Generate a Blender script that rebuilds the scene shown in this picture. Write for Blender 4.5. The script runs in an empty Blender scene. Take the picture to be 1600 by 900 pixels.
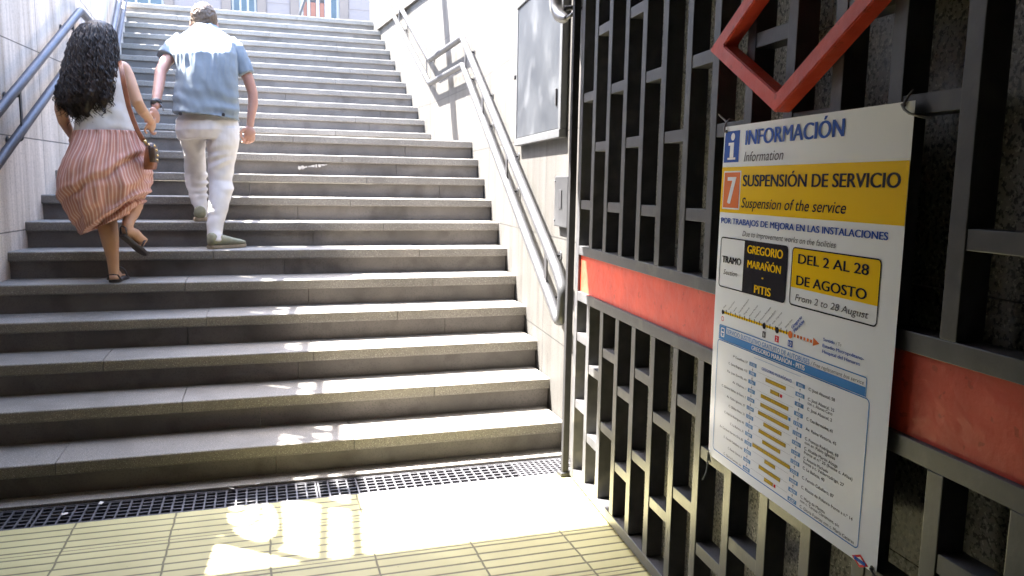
import bpy, bmesh, math, random
from mathutils import Vector, Matrix, noise
random.seed(7)
R = math.radians
scene = bpy.context.scene
col = scene.collection

# ---------------------------------------------------------------- camera
YAW, PITCH, ROLL, CAMH, FPX = -0.3115, -0.1313, 0.0171, 1.4358, 1217.67
fwd = Vector((-math.sin(YAW)*math.cos(PITCH), math.cos(YAW)*math.cos(PITCH), math.sin(PITCH)))
rt0 = Vector((math.cos(YAW), math.sin(YAW), 0)); up0 = rt0.cross(fwd)
rt = math.cos(ROLL)*rt0 + math.sin(ROLL)*up0
up = -math.sin(ROLL)*rt0 + math.cos(ROLL)*up0
CAM = Vector((0, 0, CAMH))
cd = bpy.data.cameras.new('camera'); cam = bpy.data.objects.new('camera', cd); col.objects.link(cam)
m = Matrix((rt, up, -fwd)).transposed().to_4x4(); m.translation = CAM
cam.matrix_world = m
cd.sensor_width = 36; cd.lens = FPX/1600*36; cd.clip_start = .05; cd.clip_end = 1500
cd.dof.use_dof = True; cd.dof.focus_distance = 2.0; cd.dof.aperture_fstop = 10
scene.camera = cam
# ---------------------------------------------------------------- world, sun, exposure
SUND = Vector((.47, -.37, -1.0))
w = bpy.data.worlds.new('World'); scene.world = w; w.use_nodes = True
nt = w.node_tree; nt.nodes.clear()
sky = nt.nodes.new('ShaderNodeTexSky'); sky.sky_type = 'NISHITA'; sky.sun_disc = False
sky.sun_elevation = math.asin(1/SUND.length); sky.sun_rotation = math.atan2(-SUND.x, -SUND.y)
sky.air_density = 1.0; sky.dust_density = 2.0
bg = nt.nodes.new('ShaderNodeBackground'); bg.inputs[1].default_value = .115
wo = nt.nodes.new('ShaderNodeOutputWorld')
nt.links.new(sky.outputs[0], bg.inputs[0]); nt.links.new(bg.outputs[0], wo.inputs[0])
sd = bpy.data.lights.new('sun', 'SUN'); sd.energy = 3.9; sd.angle = R(.5); sd.color = (1, .95, .87)
sun = bpy.data.objects.new('sun', sd); col.objects.link(sun)
sun.rotation_euler = SUND.to_track_quat('-Z', 'Y').to_euler(); sun.location = (-5, 5, 12)
vs = scene.view_settings
vs.view_transform = 'Standard'; vs.look = 'None'; vs.exposure = 4.47; vs.gamma = 1; vs.use_curve_mapping = False
scene.render.engine = 'CYCLES'
scene.cycles.max_bounces = 10; scene.cycles.diffuse_bounces = 6

# ---------------------------------------------------------------- helpers
def V(*a): return Vector(a)
def at(px, py, Y):
    """point of the photo seen at px,py standing at depth Y"""
    d = rt*((px-800)/FPX) - up*((py-450)/FPX) + fwd
    return CAM + d*(Y/d.y)
def on_z(px, py, z):
    d = rt*((px-800)/FPX) - up*((py-450)/FPX) + fwd
    return CAM + d*((z-CAMH)/d.z)

def tag(o, label=None, cat=None, group=None, kind=None):
    if label: o['label'] = label
    if cat: o['category'] = cat
    if group: o['group'] = group
    if kind: o['kind'] = kind
    return o
def empty(name, loc, label=None, cat=None, group=None, kind=None):
    o = bpy.data.objects.new(name, None); col.objects.link(o); o.location = loc; o.empty_display_size = .1
    return tag(o, label, cat, group, kind)
def link(name, me, mats, parent=None, smooth=False):
    o = bpy.data.objects.new(name, me); col.objects.link(o)
    for mt in (mats if isinstance(mats, (list, tuple)) else [mats]): me.materials.append(mt)
    if parent is not None:
        o.parent = parent
        o.matrix_parent_inverse = Matrix.Translation(-world_loc(parent))
    if smooth:
        for p in me.polygons: p.use_smooth = True
    return o
def world_loc(o):
    l = o.location.copy()
    if o.parent is not None: l = o.parent.location*0 + (o.matrix_parent_inverse @ l) + world_loc(o.parent)
    return l
def obj(name, bm, mats, parent=None, smooth=False):
    me = bpy.data.meshes.new(name); bm.normal_update(); bm.to_mesh(me); bm.free()
    return link(name, me, mats, parent, smooth)

def box(bm, o, ax, ay, az, bevel=0, mi=0, along=None):
    """box from corner o spanned by three edge vectors"""
    t = bmesh.new()
    P = [o, o+ax, o+ax+ay, o+ay, o+az, o+ax+az, o+ax+ay+az, o+ay+az]
    vs_ = [t.verts.new(p) for p in P]
    for f in ((3,2,1,0),(4,5,6,7),(0,1,5,4),(1,2,6,5),(2,3,7,6),(3,0,4,7)): t.faces.new([vs_[i] for i in f])
    if ax.cross(ay).dot(az) < 0: bmesh.ops.reverse_faces(t, faces=t.faces[:])
    if bevel:
        ge = t.edges[:] if not along else [e for e in t.edges if abs((e.verts[0].co-e.verts[1].co).normalized().dot(along)) > .9]
        bmesh.ops.bevel(t, geom=ge, offset=bevel, segments=3 if along else 2, affect='EDGES', profile=.5)
    merge(bm, t, mi)
def merge(bm, t, mi=None):
    mp = {}
    for v in t.verts: mp[v] = bm.verts.new(v.co)
    for f in t.faces:
        try:
            g = bm.faces.new([mp[v] for v in f.verts]); g.material_index = f.material_index if mi is None else mi; g.smooth = f.smooth
        except ValueError: pass
    t.free()
def abox(bm, x0, x1, y0, y1, z0, z1, bevel=0, mi=0, along=None):
    box(bm, V(x0,y0,z0), V(x1-x0,0,0), V(0,y1-y0,0), V(0,0,z1-z0), bevel, mi, along)

def frames(pts):
    n = len(pts); T = []
    for i in range(n):
        a = pts[max(i-1,0)]; b = pts[min(i+1,n-1)]
        T.append((b-a).normalized())
    u = T[0].cross(V(0,0,1))
    if u.length < .05: u = T[0].cross(V(1,0,0))
    u.normalize(); out = []
    for t in T:
        u = (u - t*u.dot(t)).normalized(); out.append((u, t.cross(u)))
    return out
def tube(bm, pts, rad, n=10, mi=0, flat=None, round_ends=False, smooth=True):
    pts = [Vector(p) for p in pts]
    if not isinstance(rad, (list, tuple)): rad = [rad]*len(pts)
    rad = list(rad)
    if round_ends:
        t0 = (pts[0]-pts[1]).normalized(); t1 = (pts[-1]-pts[-2]).normalized()
        a, b = pts[0], pts[-1]; r0, r1 = rad[0], rad[-1]
        pre = [(a+t0*r0*math.sin(q), r0*max(math.cos(q), .05)) for q in (1.5, 1.05, .55)]
        post = [(b+t1*r1*math.sin(q), r1*max(math.cos(q), .05)) for q in (.55, 1.05, 1.5)]
        pts = [p for p, _ in pre]+pts+[p for p, _ in post]; rad = [r for _, r in pre]+rad+[r for _, r in post]
    F = frames(pts); rings = []
    for p, r, (u, v) in zip(pts, rad, F):
        fl = flat or 1
        rings.append([bm.verts.new(p + u*(math.cos(6.28319*k/n)*r) + v*(math.sin(6.28319*k/n)*r*fl)) for k in range(n)])
    for a, b in zip(rings, rings[1:]):
        for k in range(n):
            f = bm.faces.new((a[k], a[(k+1)%n], b[(k+1)%n], b[k])); f.smooth = smooth; f.material_index = mi
    for rg, rev in ((rings[0], True), (rings[-1], False)):
        f = bm.faces.new(rg[::-1] if rev else rg); f.material_index = mi
    return rings
def loft(bm, secs, n=28, power=2.0, mi=0, cap=True):
    """secs: list of (centre, side, front) vectors; ellipse sections"""
    rings = []
    for c, s, f in secs:
        rg = []
        for k in range(n):
            a = 6.28319*k/n; ca, sa = math.cos(a), math.sin(a)
            ca = math.copysign(abs(ca)**(2/power), ca); sa = math.copysign(abs(sa)**(2/power), sa)
            rg.append(bm.verts.new(c + s*ca + f*sa))
        rings.append(rg)
    for a, b in zip(rings, rings[1:]):
        for k in range(n):
            f = bm.faces.new((a[k], a[(k+1)%n], b[(k+1)%n], b[k])); f.smooth = True; f.material_index = mi
    if cap:
        for rg in (rings[0][::-1], rings[-1]):
            f = bm.faces.new(rg); f.material_index = mi
    return rings
def sec(x0, x1, y, Y, d, y1=None):
    a = at(x0, y, Y); b = at(x1, y if y1 is None else y1, Y)
    return ((a+b)/2, (b-a)/2, V(0, d, 0))
def ball(bm, c, s, f, u, seg=16, mi=0):
    t = bmesh.new(); bmesh.ops.create_uvsphere(t, u_segments=seg, v_segments=seg//2+2, radius=1)
    for v in t.verts: v.co = c + s*v.co.x + f*v.co.y + u*v.co.z
    for fc in t.faces: fc.smooth = True
    merge(bm, t, mi)
def remeshed(name, bm, mats, parent, voxel, smooth_it=4, fac=.5, disp=None):
    bmesh.ops.recalc_face_normals(bm, faces=bm.faces[:])
    me = bpy.data.meshes.new(name+'_src'); bm.to_mesh(me); bm.free()
    o = bpy.data.objects.new(name+'_src', me); col.objects.link(o)
    md = o.modifiers.new('r', 'REMESH'); md.mode = 'VOXEL'; md.voxel_size = voxel; md.use_smooth_shade = True
    if smooth_it:
        ms = o.modifiers.new('s', 'SMOOTH'); ms.iterations = smooth_it; ms.factor = fac
    dg = bpy.context.evaluated_depsgraph_get(); dg.update()
    res = bpy.data.meshes.new_from_object(o.evaluated_get(dg)); res.name = name
    bpy.data.objects.remove(o); bpy.data.meshes.remove(me)
    if disp:
        nr = [v.normal.copy() for v in res.vertices]
        for v, nn in zip(res.vertices, nr): v.co = v.co + nn*disp(v.co, nn)
    res.materials.clear()
    for p in res.polygons: p.material_index = 0
    return link(name, res, mats, parent, True)

# ---------------------------------------------------------------- materials
def nodes(name):
    mt = bpy.data.materials.new(name); mt.use_nodes = True; n = mt.node_tree
    b = n.nodes['Principled BSDF']; return mt, n, b
def mat(name, c, c2=None, scale=4, rough=.6, metal=0, bump=0, bscale=60, speck=None, sscale=220, spec=.5, detail=6, stain=None, rvar=0, sss=0):
    mt, n, b = nodes(name); L = n.links.new
    b.inputs['Roughness'].default_value = rough; b.inputs['Metallic'].default_value = metal
    b.inputs['Specular IOR Level'].default_value = spec
    geo = n.nodes.new('ShaderNodeNewGeometry'); pos = geo.outputs['Position']
    if c2 is None: c2 = tuple(x*.82 for x in c)
    nz = n.nodes.new('ShaderNodeTexNoise'); nz.inputs['Scale'].default_value = scale; nz.inputs['Detail'].default_value = detail
    L(pos, nz.inputs['Vector'])
    rp = n.nodes.new('ShaderNodeValToRGB'); rp.color_ramp.elements[0].position = .33; rp.color_ramp.elements[1].position = .67
    rp.color_ramp.elements[0].color = (*c2, 1); rp.color_ramp.elements[1].color = (*c, 1)
    L(nz.outputs[0], rp.inputs[0]); out = rp.outputs[0]
    if speck:
        for sc_, lo, hi, cc, amt in speck:
            v = n.nodes.new('ShaderNodeTexNoise'); v.inputs['Scale'].default_value = sc_; v.inputs['Detail'].default_value = 2
            L(pos, v.inputs['Vector'])
            r2 = n.nodes.new('ShaderNodeValToRGB'); r2.color_ramp.elements[0].position = lo; r2.color_ramp.elements[1].position = hi
            r2.color_ramp.elements[0].color = (0,0,0,1); r2.color_ramp.elements[1].color = (amt,amt,amt,1)
            L(v.outputs[0], r2.inputs[0])
            mx = n.nodes.new('ShaderNodeMix'); mx.data_type = 'RGBA'; L(r2.outputs[0], mx.inputs[0]); L(out, mx.inputs[6]); mx.inputs[7].default_value = (*cc, 1)
            out = mx.outputs[2]
    L(out, b.inputs['Base Color'])
    if rvar:
        mr = n.nodes.new('ShaderNodeMapRange'); mr.inputs[3].default_value = rough-rvar; mr.inputs[4].default_value = rough+rvar
        L(nz.outputs[0], mr.inputs[0]); L(mr.outputs[0], b.inputs['Roughness'])
    if bump:
        bn = n.nodes.new('ShaderNodeTexNoise'); bn.inputs['Scale'].default_value = bscale; bn.inputs['Detail'].default_value = 4
        L(pos, bn.inputs['Vector'])
        bp = n.nodes.new('ShaderNodeBump'); bp.inputs['Strength'].default_value = bump; bp.inputs['Distance'].default_value = .004
        L(bn.outputs[0], bp.inputs['Height']); L(bp.outputs[0], b.inputs['Normal'])
    if sss:
        b.inputs['Subsurface Weight'].default_value = sss; b.inputs['Subsurface Radius'].default_value = (.02,.008,.004); b.inputs['Subsurface Scale'].default_value = .5
    mt['out'] = 0
    return mt
SP = [(140, .50, .62, (.03,.03,.03), .75), (210, .56, .66, (.62,.60,.56), .6)]
M = {}
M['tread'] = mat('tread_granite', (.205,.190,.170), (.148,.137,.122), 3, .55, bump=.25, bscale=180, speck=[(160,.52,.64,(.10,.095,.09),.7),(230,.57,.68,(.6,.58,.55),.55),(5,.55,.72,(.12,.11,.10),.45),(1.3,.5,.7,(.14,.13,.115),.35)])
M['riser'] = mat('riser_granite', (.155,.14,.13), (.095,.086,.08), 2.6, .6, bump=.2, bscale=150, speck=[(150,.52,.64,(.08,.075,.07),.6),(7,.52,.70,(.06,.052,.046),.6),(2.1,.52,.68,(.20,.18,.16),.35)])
M['granite'] = mat('polished_granite', (.25,.238,.205), (.19,.18,.15), 6, .4, speck=[(95,.50,.60,(.02,.02,.018),.9),(130,.58,.68,(.62,.58,.5),.6)])
M['gatepaint'] = mat('dark_grey_paint', (.072,.072,.078), (.046,.046,.05), 14, .40, bump=.12, bscale=90, rvar=.08, speck=[(9,.60,.74,(.14,.135,.12),.5)])
M['postpaint'] = mat('black_paint', (.03,.03,.033), (.02,.02,.022), 14, .6, spec=.2)
M['red'] = mat('red_paint', (.66,.085,.05), (.54,.058,.034), 9, .36, bump=.9, bscale=20, rvar=.08, spec=.35, speck=[(34,.66,.70,(.30,.04,.02),.5),(7,.63,.72,(.70,.13,.07),.5)])
M['steel'] = mat('brushed_steel', (.045,.046,.05), (.034,.035,.039), 20, .38, metal=.3, bump=.05, bscale=200)
M['galv'] = mat('painted_rail', (.034,.035,.039), (.026,.027,.031), 12, .45, metal=.0, spec=.35, bump=.06, bscale=120)
M['bluegrey'] = mat('blue_grey_rail_paint', (.10,.103,.125), (.075,.078,.097), 12, .4, metal=.25, bump=.06, bscale=120)
M['dark'] = mat('dark_metal', (.06,.06,.065), (.035,.035,.04), 18, .5, metal=.5)
M['door'] = mat('grey_metal_door', (.032,.036,.043), (.019,.022,.028), 3.2, .42, metal=.1, bump=.05, bscale=30, rvar=.12, speck=[(5,.55,.75,(.085,.09,.1),.6)])
M['doorframe'] = mat('pale_metal_frame', (.10,.103,.11), (.08,.083,.09), 10, .45, metal=.4)
M['pit'] = mat('drain_pit', (.02,.02,.02), (.01,.01,.01), 8, .8)
M['grate'] = mat('cast_grate', (.13,.13,.145), (.08,.08,.09), 20, .5, metal=.6)
M['concrete'] = mat('plaster_ceiling', (.30,.29,.275), (.25,.24,.23), 2, .85, bump=.2, bscale=40)
M['plaster'] = mat('pale_plaster', (.40,.39,.37), (.34,.33,.31), 2, .85, bump=.2, bscale=40)
M['street'] = mat('street_paving', (.36,.35,.33), (.28,.27,.26), 1.2, .85, bump=.2, bscale=50)
M['white_fix'] = mat('white_plastic', (.17,.165,.155), (.14,.135,.128), 8, .4)
M['iron'] = mat('black_iron', (.05,.05,.05), (.03,.03,.03), 20, .5, metal=.4)
M['facade'] = mat('pale_render', (.135,.12,.123), (.12,.107,.109), .8, .85, bump=.1, bscale=20)
M['facadetrim'] = mat('cream_stone_trim', (.115,.095,.085), (.10,.083,.075), 2, .8)
M['glass'] = mat('window_glass', (.035,.055,.075), (.02,.03,.04), 2, .12, spec=.4)
M['whiteframe'] = mat('white_window_frame', (.20,.20,.207), (.18,.18,.187), 5, .5)
M['terracotta'] = mat('terracotta_panel', (.15,.06,.04), (.12,.045,.03), 5, .7)
M['skin_w'] = mat('tan_skin', (.47,.275,.175), (.41,.225,.14), 7, .5, bump=.05, bscale=300, sss=.15)
M['skin_m'] = mat('fair_skin', (.45,.26,.20), (.38,.195,.15), 7, .5, bump=.05, bscale=300, sss=.15)
M['hair_w'] = mat('dark_curly_hair', (.026,.015,.0115), (.006,.004,.0035), 28, .5, spec=.3)
M['hair_m'] = mat('short_brown_hair', (.14,.095,.062), (.075,.05,.033), 160, .5, bump=.5, bscale=240)
M['tshirt'] = mat('blue_grey_jersey', (.185,.225,.265), (.16,.195,.235), 18, .9, bump=.15, bscale=500)
M['trousers'] = mat('white_cotton', (.60,.575,.57), (.54,.515,.51), 9, .9, bump=.15, bscale=450)
M['top'] = mat('white_sleeveless_knit', (.56,.55,.55), (.50,.49,.495), 10, .9, bump=.2, bscale=420)
M['leather'] = mat('brown_leather', (.25,.085,.035), (.17,.055,.025), 22, .4, bump=.2, bscale=180)
M['leatherdark'] = mat('dark_leather', (.06,.032,.02), (.04,.02,.014), 22, .42)
M['brass'] = mat('brass', (.75,.55,.25), None, 30, .3, metal=1)
M['sandal'] = mat('dark_sandal_rubber', (.045,.035,.035), (.03,.024,.024), 30, .6)
M['espadrille'] = mat('sage_green_canvas', (.27,.265,.19), (.215,.215,.15), 40, .9, bump=.3, bscale=400)
M['sole'] = mat('beige_rope_sole', (.36,.29,.20), (.28,.22,.15), 60, .9, bump=.4, bscale=300)
M['band'] = mat('black_strap', (.03,.03,.035), None, 20, .5)
M['wire'] = mat('grey_wire', (.22,.22,.23), (.15,.15,.16), 30, .45, metal=.4)
# poster inks (thin matt print under a faint gloss)
def ink(name, c, rough=.2): return mat(name, c, tuple(x*.97 for x in c), 3, rough, spec=.25, bump=.03, bscale=9)
I = {'paper': ink('poster_paper', (.88,.88,.89)), 'yellow': ink('yellow_ink', (.92,.56,.003)), 'blue': ink('blue_ink', (.03,.095,.42)),
     'black': ink('black_ink', (.018,.016,.022)), 'orange': ink('orange_ink', (.80,.20,.055)), 'white': ink('white_ink', (.88,.88,.89)),
     'grey': ink('grey_ink', (.11,.10,.11)), 'sky': ink('mid_blue_ink', (.07,.24,.55)), 'red': ink('red_ink', (.72,.04,.05)), 'ochre': ink('ochre_ink', (.48,.33,.07)),
     'box': ink('box_blue_ink', (.17,.33,.58))}

# stone cladding of the stair walls: big slabs with fine joints
def cladding(name, c, c2, z0):
    mt, n, b = nodes(name); L = n.links.new
    geo = n.nodes.new('ShaderNodeNewGeometry'); sx = n.nodes.new('ShaderNodeSeparateXYZ'); L(geo.outputs['Position'], sx.inputs[0])
    cb = n.nodes.new('ShaderNodeCombineXYZ')
    ad = n.nodes.new('ShaderNodeMath'); ad.operation = 'ADD'; ad.inputs[1].default_value = z0; L(sx.outputs[2], ad.inputs[0])
    L(sx.outputs[1], cb.inputs[0]); L(ad.outputs[0], cb.inputs[1])
    br = n.nodes.new('ShaderNodeTexBrick'); br.offset = .0; br.squash = 1
    br.inputs['Scale'].default_value = 1; br.inputs['Brick Width'].default_value = .86; br.inputs['Row Height'].default_value = .575
    br.inputs['Mortar Size'].default_value = .0045; br.inputs['Mortar Smooth'].default_value = .2
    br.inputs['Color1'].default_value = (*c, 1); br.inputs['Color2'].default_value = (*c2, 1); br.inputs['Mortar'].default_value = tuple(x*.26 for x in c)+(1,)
    L(cb.outputs[0], br.inputs['Vector'])
    # vertical water streaks and blotches
    mp = n.nodes.new('ShaderNodeMapping'); mp.inputs['Scale'].default_value = (4, 9, .55); L(geo.outputs['Position'], mp.inputs[0])
    nz = n.nodes.new('ShaderNodeTexNoise'); nz.inputs['Scale'].default_value = 1; nz.inputs['Detail'].default_value = 8; nz.inputs['Roughness'].default_value = .65; L(mp.outputs[0], nz.inputs['Vector'])
    rp = n.nodes.new('ShaderNodeValToRGB'); rp.color_ramp.elements[0].position = .30; rp.color_ramp.elements[1].position = .62
    rp.color_ramp.elements[0].color = (.50,.46,.42,1); rp.color_ramp.elements[1].color = (1,1,1,1); L(nz.outputs[0], rp.inputs[0])
    mx = n.nodes.new('ShaderNodeMix'); mx.data_type = 'RGBA'; mx.blend_type = 'MULTIPLY'; mx.inputs[0].default_value = 1
    L(br.outputs[0], mx.inputs[6]); L(rp.outputs[0], mx.inputs[7])
    n2 = n.nodes.new('ShaderNodeTexNoise'); n2.inputs['Scale'].default_value = 130; n2.inputs['Detail'].default_value = 3; L(geo.outputs['Position'], n2.inputs['Vector'])
    r2 = n.nodes.new('ShaderNodeValToRGB'); r2.color_ramp.elements[0].position = .36; r2.color_ramp.elements[1].position = .52
    r2.color_ramp.elements[0].color = (.74,.73,.72,1); r2.color_ramp.elements[1].color = (1,1,1,1); L(n2.outputs[0], r2.inputs[0])
    m2 = n.nodes.new('ShaderNodeMix'); m2.data_type = 'RGBA'; m2.blend_type = 'MULTIPLY'; m2.inputs[0].default_value = 1
    L(mx.outputs[2], m2.inputs[6]); L(r2.outputs[0], m2.inputs[7]); L(m2.outputs[2], b.inputs['Base Color'])
    b.inputs['Roughness'].default_value = .7
    bp = n.nodes.new('ShaderNodeBump'); bp.inputs['Strength'].default_value = .35; bp.inputs['Distance'].default_value = .004
    iv = n.nodes.new('ShaderNodeMath'); iv.operation = 'SUBTRACT'; L(n2.outputs[0], iv.inputs[0]); L(br.outputs['Fac'], iv.inputs[1])
    L(iv.outputs[0], bp.inputs['Height']); L(bp.outputs[0], b.inputs['Normal'])
    return mt
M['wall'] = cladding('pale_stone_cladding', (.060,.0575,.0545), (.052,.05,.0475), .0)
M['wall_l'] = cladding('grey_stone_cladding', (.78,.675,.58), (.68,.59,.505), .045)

# ribbed yellow tiles of the passage floor
def tiles():
    mt, n, b = nodes('ribbed_yellow_tiles'); L = n.links.new
    geo = n.nodes.new('ShaderNodeNewGeometry'); sx = n.nodes.new('ShaderNodeSeparateXYZ'); L(geo.outputs['Position'], sx.inputs[0])
    def saw(sock, period, off, half):
        a = n.nodes.new('ShaderNodeMath'); a.operation = 'ADD'; a.inputs[1].default_value = off; L(sock, a.inputs[0])
        p = n.nodes.new('ShaderNodeMath'); p.operation = 'PINGPONG'; p.inputs[1].default_value = period/2; L(a.outputs[0], p.inputs[0])
        r = n.nodes.new('ShaderNodeMapRange'); r.inputs[1].default_value = half*.5; r.inputs[2].default_value = half; L(p.outputs[0], r.inputs[0])
        return r.outputs[0]      # 0 in the groove, 1 on the tile
    wob = n.nodes.new('ShaderNodeTexNoise'); wob.inputs['Scale'].default_value = 14; L(geo.outputs['Position'], wob.inputs['Vector'])
    wm = n.nodes.new('ShaderNodeMath'); wm.operation = 'MULTIPLY'; wm.inputs[1].default_value = .010; L(wob.outputs[0], wm.inputs[0])
    xx = n.nodes.new('ShaderNodeMath'); xx.operation = 'ADD'; L(sx.outputs[0], xx.inputs[0]); L(wm.outputs[0], xx.inputs[1])
    rib = saw(sx.outputs[1], .0606, .0, .0075); jx = saw(xx.outputs[0], .386, -.007, .005); jy = saw(sx.outputs[1], .3636, .03, .0035)
    m1 = n.nodes.new('ShaderNodeMath'); m1.operation = 'MINIMUM'; L(rib, m1.inputs[0]); L(jy, m1.inputs[1])
    m2 = n.nodes.new('ShaderNodeMath'); m2.operation = 'MINIMUM'; L(m1.outputs[0], m2.inputs[0]); L(jx, m2.inputs[1])
    nz = n.nodes.new('ShaderNodeTexNoise'); nz.inputs['Scale'].default_value = 3.5; nz.inputs['Detail'].default_value = 8; L(geo.outputs['Position'], nz.inputs['Vector'])
    rp = n.nodes.new('ShaderNodeValToRGB'); rp.color_ramp.elements[0].position = .3; rp.color_ramp.elements[1].position = .65
    rp.color_ramp.elements[0].color = (.42,.385,.185,1); rp.color_ramp.elements[1].color = (.51,.47,.235,1); L(nz.outputs[0], rp.inputs[0])
    sp = n.nodes.new('ShaderNodeTexNoise'); sp.inputs['Scale'].default_value = 60; sp.inputs['Detail'].default_value = 3; L(geo.outputs['Position'], sp.inputs['Vector'])
    rs = n.nodes.new('ShaderNodeValToRGB'); rs.color_ramp.elements[0].position = .69; rs.color_ramp.elements[1].position = .74
    rs.color_ramp.elements[0].color = (0,0,0,1); rs.color_ramp.elements[1].color = (.5,.5,.5,1); L(sp.outputs[0], rs.inputs[0])
    md = n.nodes.new('ShaderNodeMix'); md.data_type = 'RGBA'; L(rs.outputs[0], md.inputs[0]); L(rp.outputs[0], md.inputs[6]); md.inputs[7].default_value = (.16,.14,.08,1)
    mx = n.nodes.new('ShaderNodeMix'); mx.data_type = 'RGBA'; L(m2.outputs[0], mx.inputs[0]); mx.inputs[6].default_value = (.15,.135,.07,1); L(md.outputs[2], mx.inputs[7])
    L(mx.outputs[2], b.inputs['Base Color']); b.inputs['Roughness'].default_value = .5
    bp = n.nodes.new('ShaderNodeBump'); bp.inputs['Strength'].default_value = .8; bp.inputs['Distance'].default_value = .003; L(m2.outputs[0], bp.inputs['Height']); L(bp.outputs[0], b.inputs['Normal'])
    return mt
M['tiles'] = tiles()
# striped skirt cloth: stripes run along the cloth's own u coordinate
def stripes():
    mt, n, b = nodes('pink_striped_cotton'); L = n.links.new
    uv = n.nodes.new('ShaderNodeUVMap'); uv.uv_map = 'cloth'; sx = n.nodes.new('ShaderNodeSeparateXYZ'); L(uv.outputs[0], sx.inputs[0])
    p = n.nodes.new('ShaderNodeMath'); p.operation = 'PINGPONG'; p.inputs[1].default_value = .5; L(sx.outputs[0], p.inputs[0])
    r = n.nodes.new('ShaderNodeValToRGB'); r.color_ramp.elements[0].position = .56; r.color_ramp.elements[1].position = .72
    r.color_ramp.elements[0].color = (.42,.20,.155,1); r.color_ramp.elements[1].color = (.56,.38,.335,1)
    m2 = n.nodes.new('ShaderNodeMath'); m2.operation = 'MULTIPLY'; m2.inputs[1].default_value = 2; L(p.outputs[0], m2.inputs[0]); L(m2.outputs[0], r.inputs[0])
    L(r.outputs[0], b.inputs['Base Color']); b.inputs['Roughness'].default_value = .9
    return mt
M['skirt'] = stripes()

# ================================================================= THE STAIRS
RIS, TRD, Y1 = .165, .30, 3.8208
T2, Y2, R2 = .2651, 8.5571, .1659
def XR(Y):
    if Y < 6.83: return 1.5395 + .0877*(Y-3.8208)
    if Y < Y2: return 1.803 - .011*(Y-6.83)/(Y2-6.83)
    return 1.792 - .0845*(Y-Y2)
def XL(Y):
    if Y < 6.83: return -1.5786 + .088*(Y-3.8208)
    if Y < Y2: return -1.3138 - .081*(Y-6.83)/(Y2-6.83)
    return -1.395 - .057*(Y-Y2)
stairs = empty('stairs', (0, Y1, 0), kind='structure')
rnd = random.Random(3)
for n in range(1, 23):
    if n <= 11: y0 = Y1+(n-1)*TRD; y1 = y0+TRD; z = n*RIS
    else: y0 = Y2+(n-12)*T2; y1 = y0+T2; z = 11*RIS+(n-11)*R2
    zp = z-(RIS if n <= 11 else R2)
    if n == 11: y1 = Y2
    if n == 22: y1 = y0+.5
    xa, xb = XL(y0)-.02, XR(y0)+.004
    bm = bmesh.new(); x = xa; first = rnd.uniform(.5, 1.3)
    while x < xb:
        x2 = min(x+first, xb); first = rnd.uniform(1.05, 1.55)
        if xb-x2 < .35: x2 = xb
        dz = rnd.uniform(-.0012, .0012)
        abox(bm, x+.0016, x2-.0016, y0, y1+.03, z-.060, z+dz, bevel=.009, along=V(1,0,0)); x = x2
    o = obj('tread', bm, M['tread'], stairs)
    bm = bmesh.new(); x = xa; first = rnd.uniform(.8, 1.8)
    while x < xb:
        x2 = min(x+first, xb-.006); first = rnd.uniform(1.2, 1.8)
        if xb-x2 < .35: x2 = xb-.006
        abox(bm, x+.0015, x2-.0015, y0+.022+rnd.uniform(-.001,.001), y1+.03, zp-.02, z-.061); x = x2
        if x2 >= xb-.01: break
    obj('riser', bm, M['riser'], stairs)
# stone strip between the grate and the first riser
bm = bmesh.new(); abox(bm, -1.9, 1.56, 3.735, 3.86, -.2, .012, bevel=.004)
obj('threshold_strip', bm, M['tread'], stairs)

# ---------------------------------------------------------------- passage floor, ceiling, street
bm = bmesh.new(); abox(bm, -4.2, 1.62, -4.5, 3.512, -.2, 0)
tag(obj('passage_floor', bm, M['tiles']), kind='structure')
bm = bmesh.new(); abox(bm, -4.4, 2.3, -4.6, 4.135, 3.32, 3.62)
tag(obj('ceiling', bm, M['concrete']), kind='structure')
bm = bmesh.new()
def sheet(bm, pts):
    bm.faces.new([bm.verts.new(p) for p in pts])
zs = 11*RIS+11*R2-.004
sheet(bm, [V(-300,11.3,zs), V(300,11.3,zs), V(300,500,zs), V(-300,500,zs)])
sheet(bm, [V(-300,-300,zs), V(-2.42,-300,zs), V(-2.42,11.3,zs), V(-300,11.3,zs)])
sheet(bm, [V(2.25,-300,zs), V(300,-300,zs), V(300,11.3,zs), V(2.25,11.3,zs)])
tag(obj('street', bm, M['street']), kind='structure')

# ---------------------------------------------------------------- stair walls
def wall_prism(bm, fx, ys, z0, z1, thick, off=0, bevel=0):
    t = bmesh.new(); fr, bk = [], []
    for Y in ys:
        x = fx(Y)+off
        fr.append((t.verts.new((x, Y, z0)), t.verts.new((x, Y, z1))))
        bk.append((t.verts.new((x+thick, Y, z0)), t.verts.new((x+thick, Y, z1))))
    for i in range(len(ys)-1):
        t.faces.new((fr[i][0], fr[i+1][0], fr[i+1][1], fr[i][1])); t.faces.new((bk[i+1][0], bk[i][0], bk[i][1], bk[i+1][1]))
        t.faces.new((fr[i][1], fr[i+1][1], bk[i+1][1], bk[i][1])); t.faces.new((fr[i+1][0], fr[i][0], bk[i][0], bk[i+1][0]))
    t.faces.new((fr[0][0], fr[0][1], bk[0][1], bk[0][0])); t.faces.new((fr[-1][1], fr[-1][0], bk[-1][0], bk[-1][1]))
    bmesh.ops.recalc_face_normals(t, faces=t.faces[:])
    merge(bm, t)
ysR = [3.50, 5.2, 6.83, 7.7, Y2, 9.9, 11.42]
rw = empty('stair_wall', (1.7, 7, 0), 'sunlit pale stone wall along the right of the stairs, behind the silver handrail', 'wall')
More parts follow.
